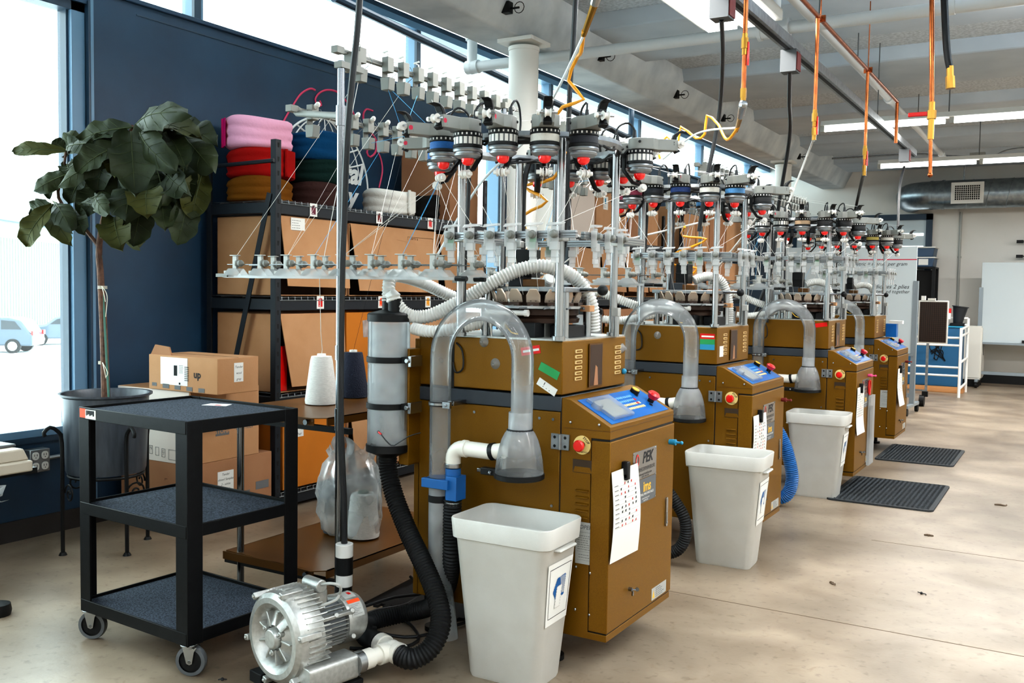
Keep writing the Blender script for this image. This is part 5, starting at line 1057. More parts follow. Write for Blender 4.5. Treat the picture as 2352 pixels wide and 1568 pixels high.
# stack of three by the wall
S=carton('shipping_box','large brown carton at the bottom of the stack beside the navy wall',-5.0,-4.38,3.765,4.41,0.0,.40,'card2'); 
label(S,'x',.31,-.06,.27,.125,.125,4,['Tender','vlnmrl Samples','2 - white','2 - olive'],size=.02); printx(S,'x',.31,[('#',0,.24,.2,.11,.05),('#',0,.1,.17,.07,.03)],'inkgrey'); printx(S,'x',.31,[('VIA',.035,.24,.2,0,.02)],'card'); printx(S,'y',-.3225,[('⌐',.05,.1,.3),('⌐',.05,.25,.3)])
S=carton('shipping_box','brown carton with orange lettering in the middle of the stack beside the navy wall',-5.02,-4.38,3.765,4.30,.40,.83,'card')
b=B(); b.box(-.3205,.31,-.2695,-.2677,.002,.428); b.build('pale_end_face','cardwhite',S)
printx(S,'y',-.2697,[('Handwolle',.085,.05,.235,0,.03)],'orange'); printx(S,'y',-.2697,[('ST',.055,.285,.18,0,.02)],'inkgrey')
printx(S,'y',-.2697,[('[]',0,-.08,.07,.035,.05),('[]',0,-.02,.065,.03,.05),('[]',0,.035,.06,.03,.05),('[]',0,.09,.055,.03,.05),('[]',0,.17,.05,.07,.06),('¬',.05,-.14,.2),('↑',.03,-.02,.07),('☂',.03,.09,.055)],'inkgrey')
label(S,'x',.32,-.10,.255,.1,.06,2,['1 tender','elbow'],size=.02); printx(S,'x',.32,[('#',0,-.03,.175,.105,.05),('#',0,.03,.275,.1,.045),('#',0,.16,.27,.09,.045)],'inkgrey'); printx(S,'x',.3212,[('STOHR',.036,-.03,.175,0,.03)],'card'); printx(S,'x',.32,[('Richter',.05,.15,.185),('•',.09,.07,.185)],'inkgrey')
S=carton('shipping_box','small taped carton with large white shipping label on top of the stack',-4.72,-4.14,3.75,4.06,.83,1.035,'card')
label(S,'y',-.155,-.07,.115,.23,.16,0); b=B()
M=onY(-.02,-.157,.10)
for k in range(18): b.box(-.05+k*.0016,-.0493+k*.0016+(.0006 if k%3 else 0),-.01,.05,0,.0006,M)
rr=random.Random(4)
for k in range(8): b.box(.04,.075,-.035+k*.011,-.031+k*.011,0,.0006,M)
b.box(-.008,.006,-.06,-.048,0,.0006,M); b.scrib(.05,.05,6,M@T(.02,.03,.0006),6,.001); b.build('barcode','ink',S)
printx(S,'y',-.155,[('up',.06,.125,.105,0,.03)],'ink'); printx(S,'y',-.155,[('#',0,-.14,.025,.055,.025),('#',0,-.04,.022,.05,.024),('#',0,.06,.02,.05,.024),('#',0,.16,.018,.05,.024),('#',0,-.24,.03,.04,.02)],'inkgrey')
label(S,'x',.29,0,.12,.07,.11,3,['Tender','wool','grey'],size=.02)
B().prism([(-.28,.0),(-.1,0),(-.12,.05),(-.24,.06)],'y',-.01,.0,T(0,-.14,.203)).build('loose_flap','card2',S)
# ================================================================== steel shelving along the navy wall
def shelving(label,y0,y1,zs,brace=True):
    t=thing('shelving_unit',label,'shelving',(0,0,0),group='black boltless shelving units')
    x0,x1=-5.0,-4.38
    for x in (x0,x1):
        for y in (y0,y1):
            b=B(); s_=1 if y==y0 else -1; q=-1 if x==x1 else 1
            b.box(x-.003,x+.003,y-.045 if s_<0 else y-.002,y+.002 if s_<0 else y+.045,0,2.37).box(min(x,x+q*.04),max(x,x+q*.04),y-.003,y+.003,0,2.37)
            b.m(1)
            for k in range(26):
                z=.12+k*.088
                if x==x1: b.prism([(y+s_*.012,z+.03),(y+s_*.03,z+.03),(y+s_*.026,z),(y+s_*.016,z)] if s_>0 else [(y-.03,z+.03),(y-.012,z+.03),(y-.016,z),(y-.026,z)],'x',x+.003,x+.0036)
            b.build('upright',['shelfblack','gapblack'],t)
    for z in zs:
        b=B(); b.box(x1-.02,x1+.004,y0+.04,y1-.04,z-.095,z-.02).box(x0,x0+.02,y0,y1,z-.09,z-.02)
        for y in (y0,y1-.03): b.box(x0,x1,y,y+.03,z-.09,z-.02)
        b.build('shelf_beam','shelfblack',t,bev=.004)
        b=B()
        n_=int((y1-y0)/.062)
        for k in range(n_+1): 
            y=y0+.05+k*(y1-y0-.1)/n_; b.tube([(x0,y,z-.006),(x1+.006,y,z-.006),(x1+.008,y,z-.03)],.003,4)
        for x in (x0+.1,-4.7,x1-.02,x1+.008): b.cyl((x,y0+.03,z-.012 if x<x1 else z-.028),(x,y1-.03,z-.012 if x<x1 else z-.028),.003,n=5)
        b.build('wire_deck','steeldull',t)
    if brace:
        for za,zb in ((.2,1.9),): B().box(-.02,.02,-.003,.003,0,1,M4.Translation((x1-.52,y0-.008,.35))@M4.Rotation(.275,4,'Y')@M4.Diagonal((1,1,1.75,1))).build('diagonal_brace','shelfblack',t)
        B().cyl((x1,y0-.014,2.235),(x0+.02,y0-.014,2.225),.013,n=8).build('tie_bar','shelfblack',t)
    return t
ZS=(2.0,1.385,.76,.12)
shelving('black steel shelving unit nearest the window, holding fleece rolls and cartons',4.44,6.93,ZS)
shelving('black steel shelving unit behind the second machine',8.45,11.0,ZS,False)
shelving('black steel shelving unit farthest along the navy wall',11.6,14.3,ZS,False)
def badge(y,z,m,lab):
    b=B(); M=onX(-4.374,y,z); b.box(-.035,.035,-.045,.04,0,.0015,M).m(1); P=[(-.02,-.032),(.02,-.032)]+[(.02*math.cos(a),.008+.02*math.sin(a)) for a in [PI*k/8 for k in range(9)]]
    b.prism(P,'z',.0015,.002,M).m(2).scrib(.03,.006,1,M@T(0,-.025,.0022),1,.002); tag(b.build('shelf_label',['paper',m,'white']),lab,'label','colour labels on the shelf beams')
for y,m,c in ((4.78,'bmaroon','burgundy'),(5.47,'darkred','dark red'),(6.1,'red','bright red'),(6.65,'brick','brick red')): badge(y,1.955,m,c+' colour label on the top shelf beam of the first unit')
for y,m,c in ((4.85,'red','red'),(5.5,'orange','orange'),(6.08,'hosey','amber'),(6.6,'yellow','yellow')): badge(y,1.345,m,c+' colour label on the middle shelf beam of the first unit')
for y,m,c in ((8.9,'panelblue','blue'),(9.6,'blue','light blue')): badge(y,1.345,m,c+' colour label on the middle shelf beam of the second unit')
# cartons on the shelves
def C(y0,y1,z0,z1,lab,m='card',op=0,fl=0,x1=-4.40,x0=-4.96): return carton('storage_carton',lab,x0,x1,y0,y1,z0,z1,m,'x',op,fl,'storage cartons on the shelving')
c=C(4.49,5.15,1.386,1.90,'open carton with hanging flap and two white labels, upper row of the first shelving unit','card',.6,.9)
label(c,'x',.29,-.17,.44,.13,.13,7,seed=3,tm='inkgrey'); label(c,'x',.285,.06,.38,.1,.09,0,['legende','♣♣♣'],size=.026); printx(c,'x',.275,[('61002',.06,-.05,.22)],'inkbrown')
c=C(5.17,6.22,1.386,1.895,'long open carton with printed order table, upper row of the first shelving unit','card',.8,.95)
printx(c,'x',.29,[('SPOLA',.035,.22,.43),('COUNT NM',.03,.24,.37),('LOT NO',.03,.24,.31),('COLOUR NO',.03,.25,.25),('COLOUR',.03,.24,.19),('[]',0,.30,.30,.33,.30),('[]',0,.30,.34,.33,.06),('[]',0,.30,.22,.33,.06)],'inkbrown'); label(c,'x',.285,.38,.26,.08,.1,3,seed=8); printx(c,'x',.275,[('OEKO TEX',.03,.4,.1),('▬▬▬▬▬',.03,.22,.06)],'inkbrown')
b=B(); b.prism([(.0,.42),(.5,.40),(.46,.35),(.4,.345),(.36,.36),(.3,.37),(.2,.4)],'x',.287,.295); b.build('torn_flap','card',c)
C(6.25,6.9,1.386,1.88,'carton at the far end of the upper row in the first shelving unit','card',.9,.92)
c=C(4.49,5.13,.761,1.27,'open carton with slanted flap and a red side inside, middle row of the first unit','card',1.6,.95); b=B().box(.0,.27,-.3,-.235,.01,.3).build('red_yarn_box','red',c)
c=C(5.15,5.75,.761,1.27,'orange brown carton with clear tape behind the yarn cones, middle row','cardor',0,0); label(c,'x',.28,.0,.3,.09,.1,2,['Nm','1/2'],size=.03); b=B(); b.prism([(-.12,.33),(-.02,.33),(-.03,.46),(-.13,.45)],'x',.281,.282).prism([(.06,.38),(.16,.37),(.15,.46),(.07,.47)],'x',.281,.282); b.build('clear_tape','bag',c)
C(5.78,6.35,.761,1.22,'carton behind the clear canister, middle row of the first unit','card',.5,.9); C(6.37,6.89,.761,1.25,'carton behind the clear arch, middle row of the first unit','card')
c=C(4.53,5.14,.121,.60,'orange carton labelled olive heather on the bottom shelf of the first unit','cardor'); label(c,'x',.28,-.18,.40,.13,.13,3,['6 gallon','olive','heather'],size=.03)
c=C(5.17,5.75,.121,.66,'carton printed with numbers leaning open on the bottom shelf of the first unit','card',.8,.95); printx(c,'x',.3,[('499800',.055,-.05,.24),('574874',.055,-.04,.175)],'inkbrown'); label(c,'x',.29,-.13,.45,.17,.13,0,['2 colors','2.8/2cm'],size=.03)
c=C(5.78,6.5,.121,.62,'carton with a white address label on the bottom shelf of the first unit','card'); label(c,'x',.28,-.13,.16,.17,.14,6,seed=5,tm='inkgrey'); printx(c,'x',.28,[('718',.05,.02,.42),('363',.05,.04,.36),('#',0,.2,.35,.1,.01),('#',0,.22,.4,.08,.01)],'inkbrown')
# second and third unit: upright cartons with tags
yy=8.5
for k,(w_,m,tl) in enumerate(((.62,'cardwhite',0),(.42,'card',1),(.34,'card',1),(.44,'card2',1),(.40,'card',0))):
    c=carton('storage_carton','upright carton on top of the second shelving unit, %s from the left'%('first, pale','second','third','fourth','fifth')[k],-4.95,-4.42,yy,yy+w_,2.001,2.56+.05*(k%2),m,grp='storage cartons on the shelving'); yy+=w_+.04
    if tl:
        b=B(); b.box(.267,.272,-.05,.06,.32,.46).m(1).box(.272,.274,-.02,.01,.38,.44).m(2).scrib(.08,.03,2,onX(.2725,0,.35),k,.002); b.build('tag','%s'%'paper' if 0 else ['paper','teal','inkgrey'],c)
yy=8.5
for k,w_ in enumerate((.72,.62,.6,.45)): C(yy,yy+w_,1.386,1.89,'open carton in the upper row of the second unit, %s from the left'%('first','second','third','fourth')[k],'card',.9-.3*k,.9); yy+=w_+.02
yy=8.5
for k,w_ in enumerate((.8,.85,.75)): C(yy,yy+w_,.761,1.25,'carton in the middle row of the second unit, %s from the left'%('first','second','third')[k],'card2' if k%2 else 'card',(0,.8,0)[k],.9); yy+=w_+.03
yy=8.5
for k,w_ in enumerate((.9,.9,.55)): C(yy,yy+w_,.121,.63,'carton on the bottom shelf of the second unit, %s from the left'%('first','second','third')[k],'card'); yy+=w_+.03
yy=11.65
for k,w_ in enumerate((.55,.5,.7,.7)): carton('storage_carton','upright carton on top of the third shelving unit, %s from the left'%('first','second','third','fourth')[k],-4.95,-4.42,yy,yy+w_,2.001,2.55+.04*(k%3),('card','card','card2','card')[k],grp='storage cartons on the shelving'); yy+=w_+.03
for r_,(z0,z1) in enumerate(((1.386,1.88),(.761,1.25),(.121,.62))):
    yy=11.65
    for k,w_ in enumerate((.8,.85,.8)): C(yy,yy+w_,z0,z1,'carton in the %s row of the third unit, %s from the left'%(('upper','middle','bottom')[r_],('first','second','third')[k]),('card','card2','card')[(k+r_)%3],(0,.7)[(k+r_)%2],.9); yy+=w_+.04
carton('storage_carton','tall brown carton on top of the first shelving unit, beside the black fleece roll',-4.95,-4.45,6.48,6.9,2.001,2.62,'card2')
# fleece rolls
def roll(x,y,z,rx,ry,h,m,label,tail=None,m2=None):
    t=thing('fleece_roll',label,'fleece roll',(x,y,z),group='fleece rolls on the top shelf')
    b=B(); n=48; lv=14; G=[]; rr=random.Random(hash(m)%99 if 0 else len(label)); ph=[rr.random()*6 for _ in range(6)]
    for i in range(lv+1):
        u=i/lv; e=min(u,1-u)*lv/1.5; f=1-.10*max(0,1-e)**2; ring=[]
        for k in range(n):
            a=2*PI*k/n; w_=1+.022*math.sin(u*19+ph[0]+.8*math.sin(a*2+ph[1]))+.012*math.sin(u*37+a*3+ph[2])
            ring.append(b._v((rx*f*w_*math.cos(a),ry*f*w_*math.sin(a),h*u+.012*math.sin(a*2+ph[3])*u)))
        G.append(ring)
    for i in range(lv):
        for k in range(n): b._f([G[i][k],G[i][(k+1)%n],G[i+1][(k+1)%n],G[i+1][k]],True)
    b._f(G[0][::-1]); tp=b._v((0,0,h*.97))
    for k in range(n): b._f([G[-1][k],G[-1][(k+1)%n],tp],True)
    b.build('roll',m,t,ang=180)
    if tail is not None:
        b=B()
        for a0 in (tail,):
            Q=[((rx*1.01+.012)*math.cos(a0+.07*k),(ry*1.01+.012)*math.sin(a0+.07*k)) for k in range(8)]
            for k in range(7): b.quad((*Q[k],.03*k/7 if m=='fwhite' else .01),(*Q[k+1],.03*(k+1)/7 if m=='fwhite' else .01),(*Q[k+1],h*.97),(*Q[k],h*.97))
            b.tube([(*Q[0],.01+(h*.95)*j/6) for j in range(7)],.012,6)
        b.build('loose_end',m2 or m,t,ang=180)
    return t
roll(-4.77,4.69,2.002,.21,.215,.158,'fmustard','mustard brown fleece roll at the bottom of the left stack'); roll(-4.77,4.70,2.16,.215,.225,.19,'fred','bright red fleece roll in the middle of the left stack',-.0); roll(-4.77,4.68,2.35,.215,.22,.20,'fpink','pale pink fleece roll on top of the left stack',-2.4,'fpinkh')
roll(-4.73,5.19,2.002,.2,.22,.17,'fbrown','dark brown fleece roll at the bottom of the second stack'); roll(-4.73,5.18,2.172,.195,.21,.16,'fgreen','very dark green fleece roll in the middle of the second stack'); roll(-4.73,5.17,2.332,.2,.215,.19,'fblue','teal blue fleece roll on top of the second stack')
roll(-4.62,5.74,2.002,.19,.22,.185,'fwhite','white fleece roll lying alone on the top shelf',.1) if 0 else roll(-4.64,5.92,2.002,.2,.2,.19,'fwhite','white fleece roll lying alone on the top shelf',-.1); roll(-4.63,6.30,2.002,.17,.16,.19,'fblack','black fleece roll beside the white one')
# wall logo
b=B(); XL=XW+.003
def wp(y,z): return (XL,y,z)
b.text('tal',.235,onX(XL+.004,5.985,2.352),.25,.035).text('y',.235,onX(XL+.004,5.975,2.165),.25,.035)
cxl,czl,rl=5.65,2.21,.535
for k in (-.8,-.55,-.25,.05,.35,.6,.82): b.tube([wp(cxl+rl*k*math.cos(a),czl+rl*math.sin(a)) for a in [.25+1.3*i/20 for i in range(21)]],.006,4)
b.tube([wp(cxl+rl*math.cos(a),czl+rl*math.sin(a)) for a in [-.1+3.3*i/40 for i in range(41)]],.009,4)
for z in (.45,.65,.83): b.tube([wp(cxl+rl*math.sqrt(1-z*z)*s/10,czl+rl*z-.08*(1-(s/10)**2)) for s in range(-10,11)],.007,4)
b.m(1)
for P in ([(5.1,2.45),(5.22,2.66),(5.3,2.77),(5.39,2.88),(5.49,2.94),(5.55,2.94)],[(5.6,2.87),(5.62,2.84),(5.58,2.83),(5.55,2.87),(5.6,2.93),(5.7,2.97),(5.83,2.965),(5.96,2.88),(6.02,2.81)],[(6.24,2.9),(6.16,2.9),(6.12,2.85),(6.14,2.78),(6.22,2.72),(6.29,2.66),(6.28,2.57),(6.21,2.52),(6.17,2.55),(6.2,2.61),(6.25,2.61)],[(6.31,2.58),(6.36,2.5),(6.37,2.41),(6.33,2.28)]):
    b.tube([wp(v.x,v.y) for v in spl([(p[0],p[1],0) for p in P],.02)],.008,5)
lg=b.build('painted_logo',['wallwhite','wallpink'],wl)
# ================================================================== back of the room
t=thing('spiral_duct','round galvanized spiral duct running along the back wall','duct',(0,17.3,3.12))
B().cyl((-2.15,0,0),(XR-.05,0,0),.235,n=36).build('duct_run','galv',t)
b=B()
for k in range(24):
    x=-1.6+k*.29; b.tube([(x+.05*math.sin(a),.238*math.cos(a),.238*math.sin(a)) for a in [j*PI/16 for j in range(32)]],.006,4,closed=True)
b.build('spiral_seam','galv',t)
P=[(-2.15-.42*math.sin(a),.42-.42*math.cos(a)+0,0) for a in [PI/2*k/8 for k in range(9)]]; B().tube([(-2.1,0,0)]+P+[(-2.57,.60,0)],.23,32,True).build('duct_elbow','galv',t)
B().cyl((-2.02,0,0),(-1.98,0,0),.245,n=36).cyl((-2.45,0,0) if 0 else (-2.2,0,0),(-2.16,0,0),.24,n=36).build('duct_collar','galv',t)
b=B(); M=T(-1.62,-.25,0,0,0,0)
b.box(-.24,.24,-.01,.03,-.17,.17,M).m(1).box(-.19,.19,-.013,-.009,-.12,.12,M).m(0)
for k in range(13): b.box(-.19+k*.031,-.182+k*.031,-.016,-.01,-.12,.12,M)
for k in range(8): b.box(-.19,.19,-.016,-.01,-.12+k*.034,-.113+k*.034,M)
b.build('duct_grille',['white','gapblack'],t)
for x in (-1.7,.6,2.9): B().cyl((x,0,.2),(x,0,.82),.012,n=6).build('duct_hanger','steeldull',t)
wf=B()
for a,c_,z0,z1 in ((-4.6,-4.52,0.9,2.86),(-2.32,-2.22,.9,2.86)): wf.box(a,c_,YB-.06,YB,z0,z1)
wf.box(-4.6,-2.22,YB-.06,YB,2.76,2.86).box(-4.6,-2.22,YB-.06,YB,.85,.93)
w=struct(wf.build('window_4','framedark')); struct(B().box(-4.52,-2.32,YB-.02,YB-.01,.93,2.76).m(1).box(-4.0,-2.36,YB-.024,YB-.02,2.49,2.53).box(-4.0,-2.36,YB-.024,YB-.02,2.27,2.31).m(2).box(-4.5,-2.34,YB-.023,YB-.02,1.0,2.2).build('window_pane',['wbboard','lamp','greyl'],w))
struct(B().cyl((-1.78,YB-.03,0),(-1.78,YB-.03,2.88),.022,n=10).box(-1.81,-1.75,YB-.03,YB,2.1,2.13).build('trim_4','greyl'))
t=thing('wall_conduit','grey conduit with junction boxes running along the last joist','conduit',(0,15.4,3.58))
B().tube(spl([(-3.4,.02,-.02),(-2.2,.02,-.02),(-1.9,.02,-.06),(-1.2,.05,-.1),(-.8,.02,-.02),(.6,.02,-.02)],.05),.014,8).build('conduit_run','steeldull',t)
for x in (-1.35,-.2,.15): B().box(x-.1,x+.1,-.03,.05,-.17,-.05).build('junction_box','grey',t)
def whiteboard(label,x0,x1,y,z0,z1,zl,txt,leg=.03,rz=0):
    t=thing('whiteboard',label,'whiteboard',((x0+x1)/2,y,0),rz); hw=(x1-x0)/2
    bd=B().box(-hw,hw,-.012,.012,z0,z1).build('board','wbboard',t,bev=.003)
    for s_ in (-1,1):
        B().box(s_*hw-leg,s_*hw+leg,-.028,.028,.12,zl).build('leg','wbgrey',t)
        B().box(s_*hw-.025,s_*hw+.025,-.32,.32,.09,.13).build('foot','wbgrey',t,bev=.005)
        for yy in (-.3,.3):
            B().cyl((s_*hw-.018,yy,.045),(s_*hw+.018,yy,.045),.045,n=18).box(s_*hw-.01,s_*hw+.01,yy-.012,yy+.012,.045,.1).build('caster','black',t)
    B().box(-hw,hw,-.02,.02,.2,.25).box(-hw,hw,-.05,.02,z0-.03,z0).build('crossbar','wbgrey',t)
    if txt:
        b=B(); 
        for s_,sz,x,z,mi in txt:
            b.m(mi)
            if s_=='-': b.box(-hw,hw,-.0135,-.0125,z-.006,z+.006)
            else: b.text(s_,sz,onY(x,-.0135,z),.3)
        b.build('handwriting',['ink','mark_red'],bd)
    return t
whiteboard('tall white board on wheels with handwriting behind the fourth machine',-3.5,-1.715,12.6,.74,2.05,1.63,[('-',0,0,1.89,1),('Worsted Metric = meters per gram',.062,.33,1.835,0),('weight',.05,.02,1.69,0),('twist',.05,.05,1.64,0),('Nm  2/2 = indicates 2 plies',.072,.42,1.555,0),('twisted together',.058,.62,1.495,0),('~~',.05,.72,.80,0)],.028,-.06)
whiteboard('whiteboard on wheels against the back wall at the right edge','x' and -1.36,.9,17.1,.72,2.0,1.6,None,.03)
tag(B().box(0,.16,-.03,.02,.0,.04).m(1).box(.17,.3,-.03,.02,0,.03).build('marker_eraser',['black','white'],loc=(-.75,17.06,.73)),'black eraser on the tray of the right whiteboard','eraser')
t=thing('pad_filter_stand','dark grid filter panel in a pale frame on a wheeled stand','filter panel',(-1.625,13.5,0))
B().box(-.18,.18,-.02,.02,.83,1.39).build('filter_frame','offwhite',t,bev=.004)
b=B(); b.box(-.163,.163,-.026,-.018,.848,1.372).m(1)
for k in range(1,13): b.box(-.163+k*.0251-.002,-.163+k*.0251+.002,-.029,-.026,.848,1.372)
for k in range(1,20): b.box(-.163,.163,-.0285,-.026,.848+k*.0262-.0015,.848+k*.0262+.0015)
b.build('filter_mesh',['oilbrown','gapblack'],t)
b=B(); b.box(-.07,-.04,-.015,.015,.15,.84).box(-.3,-.05,-.012,.012,.2,.22); b.build('stand_leg','steeldull',t)
b=B(); b.cyl((-.13,0,.075),(-.07,0,.075),.075,n=20).box(-.1,-.03,-.03,.03,.13,.2); b.build('caster','black',t)
for x,l in ((.13,'x'),): B().box(-.15,-.10,-.03,.03,1.392,1.45).m(1).box(-.07,.02,-.03,.03,1.392,1.42).build('note_block',['paper','offwhite'],t)
t=thing('blue_cabinet','blue metal cabinet on a wooden pallet behind the white rack','cabinet',(-2.02,15.95,0))
B().box(-.5,.52,-.25,.3,.09,.98).m(1).box(-.52,.54,-.27,.32,.98,1.0).build('cabinet_body',['cabblue','teal'],t,bev=.006)
B().box(-.52,.58,-.3,.3,0,.05).box(-.52,.58,-.3,-.2,.05,.09).box(-.52,.58,.2,.3,.05,.09).build('pallet','wood',t,bev=.003)
b=B(); rr=random.Random(9)
for k in range(5): b.tube(spl([(.1+rr.random()*.25,-.26,.45+rr.random()*.4) for _ in range(4)],.03),.006,5)
b.build('cord_loop','black',t)
t=thing('white_rack','white tubular rack standing in front of the blue cabinet','rack',(-1.43,15.0,0))
for y in (0,.95): B().cyl((0,y,0),(0,y,1.12 if y else 1.0),.021,n=10).build('upright','white',t)
for z in (.12,.5,.88,.98): B().cyl((0,0,z),(0,.95,z+.02),.018,n=8).build('rung','white',t)
for z in (.30,.42,.74,.85): B().cyl((0,.12,z),(-1.0,.12,z),.016,n=8).build('rail','white',t)
for z in (1.02,1.12): B().cyl((0,.95,z),(-.6,.95,z),.016,n=8).build('rail','white',t)
t=thing('black_tub','black tapered tub standing on the machine beside the white rack','tub',(-1.575,15.95,1.04))
B().lathe([(.0001,0),(.065,0),(.105,.245),(.12,.25),(.12,.26),(.1,.255),(.06,.02)],28,T(0,0,0,.0,.12)).build('tub_body','binblk',t)
b=B(); b.box(-.1,.1,-.1,.1,-.04,0.004); b.build('base','black',t,bev=.006)
tag(B().box(-.035,.035,-.03,.03,.12,.19).m(1).box(-.032,.032,-.03,.03,.03,.12).m(2).cyl((0,0,-.075),(0,0,.04),.012).build('alarm_beacon',['red','white','steel'],loc=(-1.69,15.8,1.075)),'small red and white box beside the black tub','beacon')
t=thing('white_cabinet','white metal cabinet behind the white rack against the back wall','cabinet',(-1.52,17.25,0))
B().box(-.28,.2,-.3,.3,.12,.98).build('cabinet_body','offwhite',t,bev=.006); B().box(-.27,.19,-.31,-.3,.15,.95).box(.2,.21,-.28,.28,.15,.95).m(1).box(.21,.215,.0,.03,.5,.9).build('door',['offwhite','black'],t); B().box(-.25,.18,-.28,.28,0,.12).build('plinth','black',t)
t=thing('black_rack','tall black rack frame beside the dark framed window','rack',(-2.39,17.4,0))
for x in (-.3,.3):
    for y in (-.2,.2): B().box(x-.025,x+.025,y-.025,y+.025,0,1.93).build('upright','black',t)
for z in (.4,1.1,1.90): B().box(-.32,.32,-.22,.22,z,z+.03).build('shelf','black',t)
B().box(-.02,.27,-.1,.2,1.13,1.88).build('equipment_panel','gapblack',t)
for z,l in ((1.932,'lower grey storage tote with white lid on the black rack'),(2.10,'upper grey storage tote with white lid on the black rack')):
    t=thing('storage_tote',l,'storage tote',(-2.38,17.4,z)); B().prism([(-.27,0),(.27,0),(.29,.145),(-.29,.145)],'y',-.22,.22).build('tote_body','bluebin',t,bev=.01); B().box(-.31,.31,-.24,.24,.143,.165).build('tote_lid','white',t,bev=.006)
    if z<2.0: B().box(.05,.2,-.226,-.221,.03,.13).build('paper_label','paper',t)
t=thing('wall_rack','small wire frame rack with black tips on the back wall at the right edge','rack',(-.85,YB-.05,2.24))
B().tube([(0,-.12,.12),(.9,-.12,.11)],.014,8).tube([(0,-.12,-.12),(.9,-.12,-.13)],.014,8).cyl((.08,-.12,.12),(.08,-.12,-.12),.008,n=6).build('wire_frame','steel',t)
for z in (.12,-.12): B().box(-.07,.03,-.145,-.1,z-.025,z+.025).build('rubber_tip','black',t)
B().box(.35,.9,-.15,-.05,-.04,.03).build('wood_arm','wood',t)
t=thing('blue_box','small blue box with papers on top beside the fourth machine','box',(-1.56,9.9,1.075)); B().box(-.05,.05,-.05,.05,-.03,.1).build('box_body','panelblue',t,bev=.004); B().box(-.02,.1,-.045,.05,.1,.13).build('paper_roll','paper',t)
# ================================================================== outside, seen through the tall window
struct(B().box(-120,XW-.3,-40,120,-2.0,-1.9).build('ground','snow'))
t=thing('building','pale corrugated building with snowy roof across the parking lot','building',(-60.5,40.3,-1.9)); t.rotation_euler.z=.62
MT['bldg'].node_tree.nodes['Principled BSDF']
b=B(); b.box(-2,0,-30,30,0,7.0).m(1)
for k in range(150): b.box(0,.05,-30+k*.4,-29.85+k*.4,0,6.0)
b.build('wall',['bldg','bldgrib'],t); B().box(-2.4,.6,-30.5,30.5,7.0,7.35).build('fascia','bldgroof',t); B().box(-2.4,.6,-30.5,30.5,7.35,9.0).build('snow_cap','snow',t)
B().box(.05,.3,6.5,7.1,2.2,2.9).build('wall_lamp','treegrey',t)
def car(label,loc,rz,m,L_=4.4):
    t=thing('car',label,'car',loc,rz,'parked cars outside')
    P=[(-2.2,.35),(-2.2,.85),(-2.05,1.05),(-1.7,1.55),(-1.2,1.68),(.1,1.68),(.75,1.45),(1.15,1.1),(1.9,.98),(2.2,.8),(2.25,.35)]
    B().prism(P,'y',-.85,.85).build('car_body',m,t,bev=.09,seg=3)
    b=B()
    for s_ in (-1,1):
        y=.852*s_
        for W_ in ([(-1.75,1.12),(-1.45,1.5),(-.85,1.55),(-.85,1.12)],[(-.78,1.12),(-.78,1.55),(.0,1.55),(.0,1.12)],[(.07,1.12),(.07,1.54),(.62,1.38),(.95,1.12)]): b.prism(W_,'y',min(y,y+.01*s_),max(y,y+.01*s_))
    b.build('side_window','carglass',t)
    for x in (-1.35,1.4):
        for s_ in (-1,1): 
            w=B().cyl((x,s_*.7,.34),(x,s_*.9,.34),.34,n=24).build('wheel','black',t); B().cyl((x,s_*.895,.34),(x,s_*.91,.34),.22,n=10).build('rim','greyl',w)
    B().box(-2.24,-2.15,-.8,-.55,.85,1.05).box(-2.24,-2.15,.55,.8,.85,1.05).build('tail_light','red',t)
    return t
car('dark blue parked car outside, left one, cut by the photo edge',(-44.3,26.2,-1.9),3.8,'carblue'); car('grey blue parked car outside the window, right one',(-47.1,32.3,-1.9),4.11,'cargrey')
tag(B().lathe([(.0001,.5),(3,.42),(6,.2),(9,0)],20,T(-38,26,-1.92)@M4.Diagonal((.3,1.2,.8,1)),False).build('snow_bank','snow'),'low snow bank in front of the parked cars','snow bank')
rr=random.Random(31)
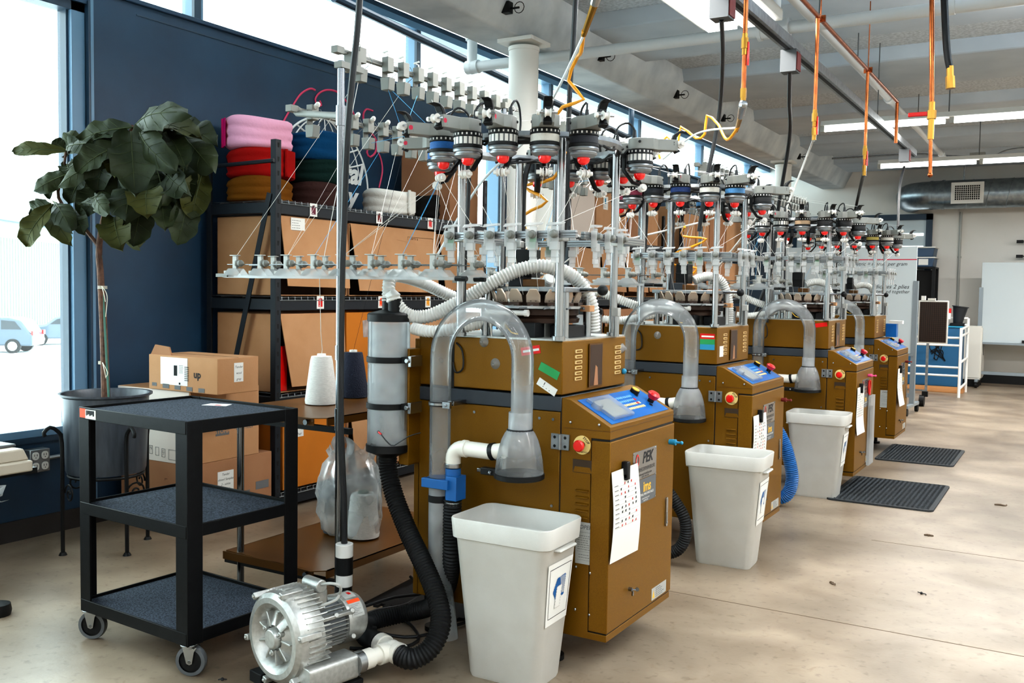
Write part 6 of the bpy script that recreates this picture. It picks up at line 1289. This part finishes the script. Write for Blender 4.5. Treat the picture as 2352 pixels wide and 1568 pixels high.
for k in range(7):
    x,y=-85+rr.uniform(-3,3),45+k*5; h=rr.uniform(12,19); t=thing('bare_tree','bare winter tree behind the pale building','tree',(x,y,-1.9),group='bare trees behind the building')
    b=B(); b.tube([(0,0,0),(.2,.1,h*.5),(.1,.3,h)],[.35,.22,.05],6)
    for j in range(26):
        z=h*rr.uniform(.3,.95); a=rr.random()*6.3; l=rr.uniform(1.5,4)*(1.2-z/h); b.tube([(.1,.2,z),(l*.5*math.cos(a),l*.5*math.sin(a),z+l*.35),(l*math.cos(a),l*math.sin(a),z+l*.9)],[.09,.06,.02],4)
    b.build('branches','treegrey',t)
# ================================================================== floor litter
for i,(x,y,l,m) in enumerate(((-1.35,3.05,.075,'ink'),(-1.45,3.0,.05,'white'),(-1.72,2.72,.08,'ink'),(-1.62,2.76,.03,'ink'),(-3.0,2.0,.03,'dust'),(-2.66,2.41,.03,'ink'),(-.75,6.2,.05,'dust'),(-.45,7.4,.08,'dust'),(-.62,4.98,.05,'ink'),(-1.02,5.25 if 0 else 4.9,.04,'dust'),(-.35,9.5,.05,'dust'))):
    r2=random.Random(i); b=B(); b.tube(spl([(0,0,.003),(l*.4,l*.2*r2.uniform(-1,1),.006),(l*.8,l*.3*r2.uniform(-1,1),.003),(l,l*.1,.003)],.006),.0022 if m!='dust' else .006,4); b.sph((l*.5,0,.005),.007,6)
    tag(b.build('lint_scrap',m,loc=(x,y,0),rz=r2.uniform(-1,1)),'tiny %s yarn scrap on the concrete floor'%{'ink':'black','white':'white','dust':'brownish'}[m],'scrap','yarn scraps on the floor')
b=B(); P=[(-1.33+.09*k,6.35-.095*k-.01*math.sin(k)) for k in range(14)]
for k in range(13): b.quad((P[k][0],P[k][1],.0006),(P[k+1][0],P[k+1][1],.0006),(P[k+1][0],P[k+1][1]+.006,.0006),(P[k][0],P[k][1]+.006,.0006))
b.quad((-4,4.02,.0006),(5,3.4,.0006),(5,3.412,.0006),(-4,4.032,.0006)) if 0 else None
b.bm.free(); struct(B().box(-1.9,5.5,4.32,4.326,0,.0007).box(-1.0,5.5,5.9,5.905,0,.0007).build('trim_5','dust'))
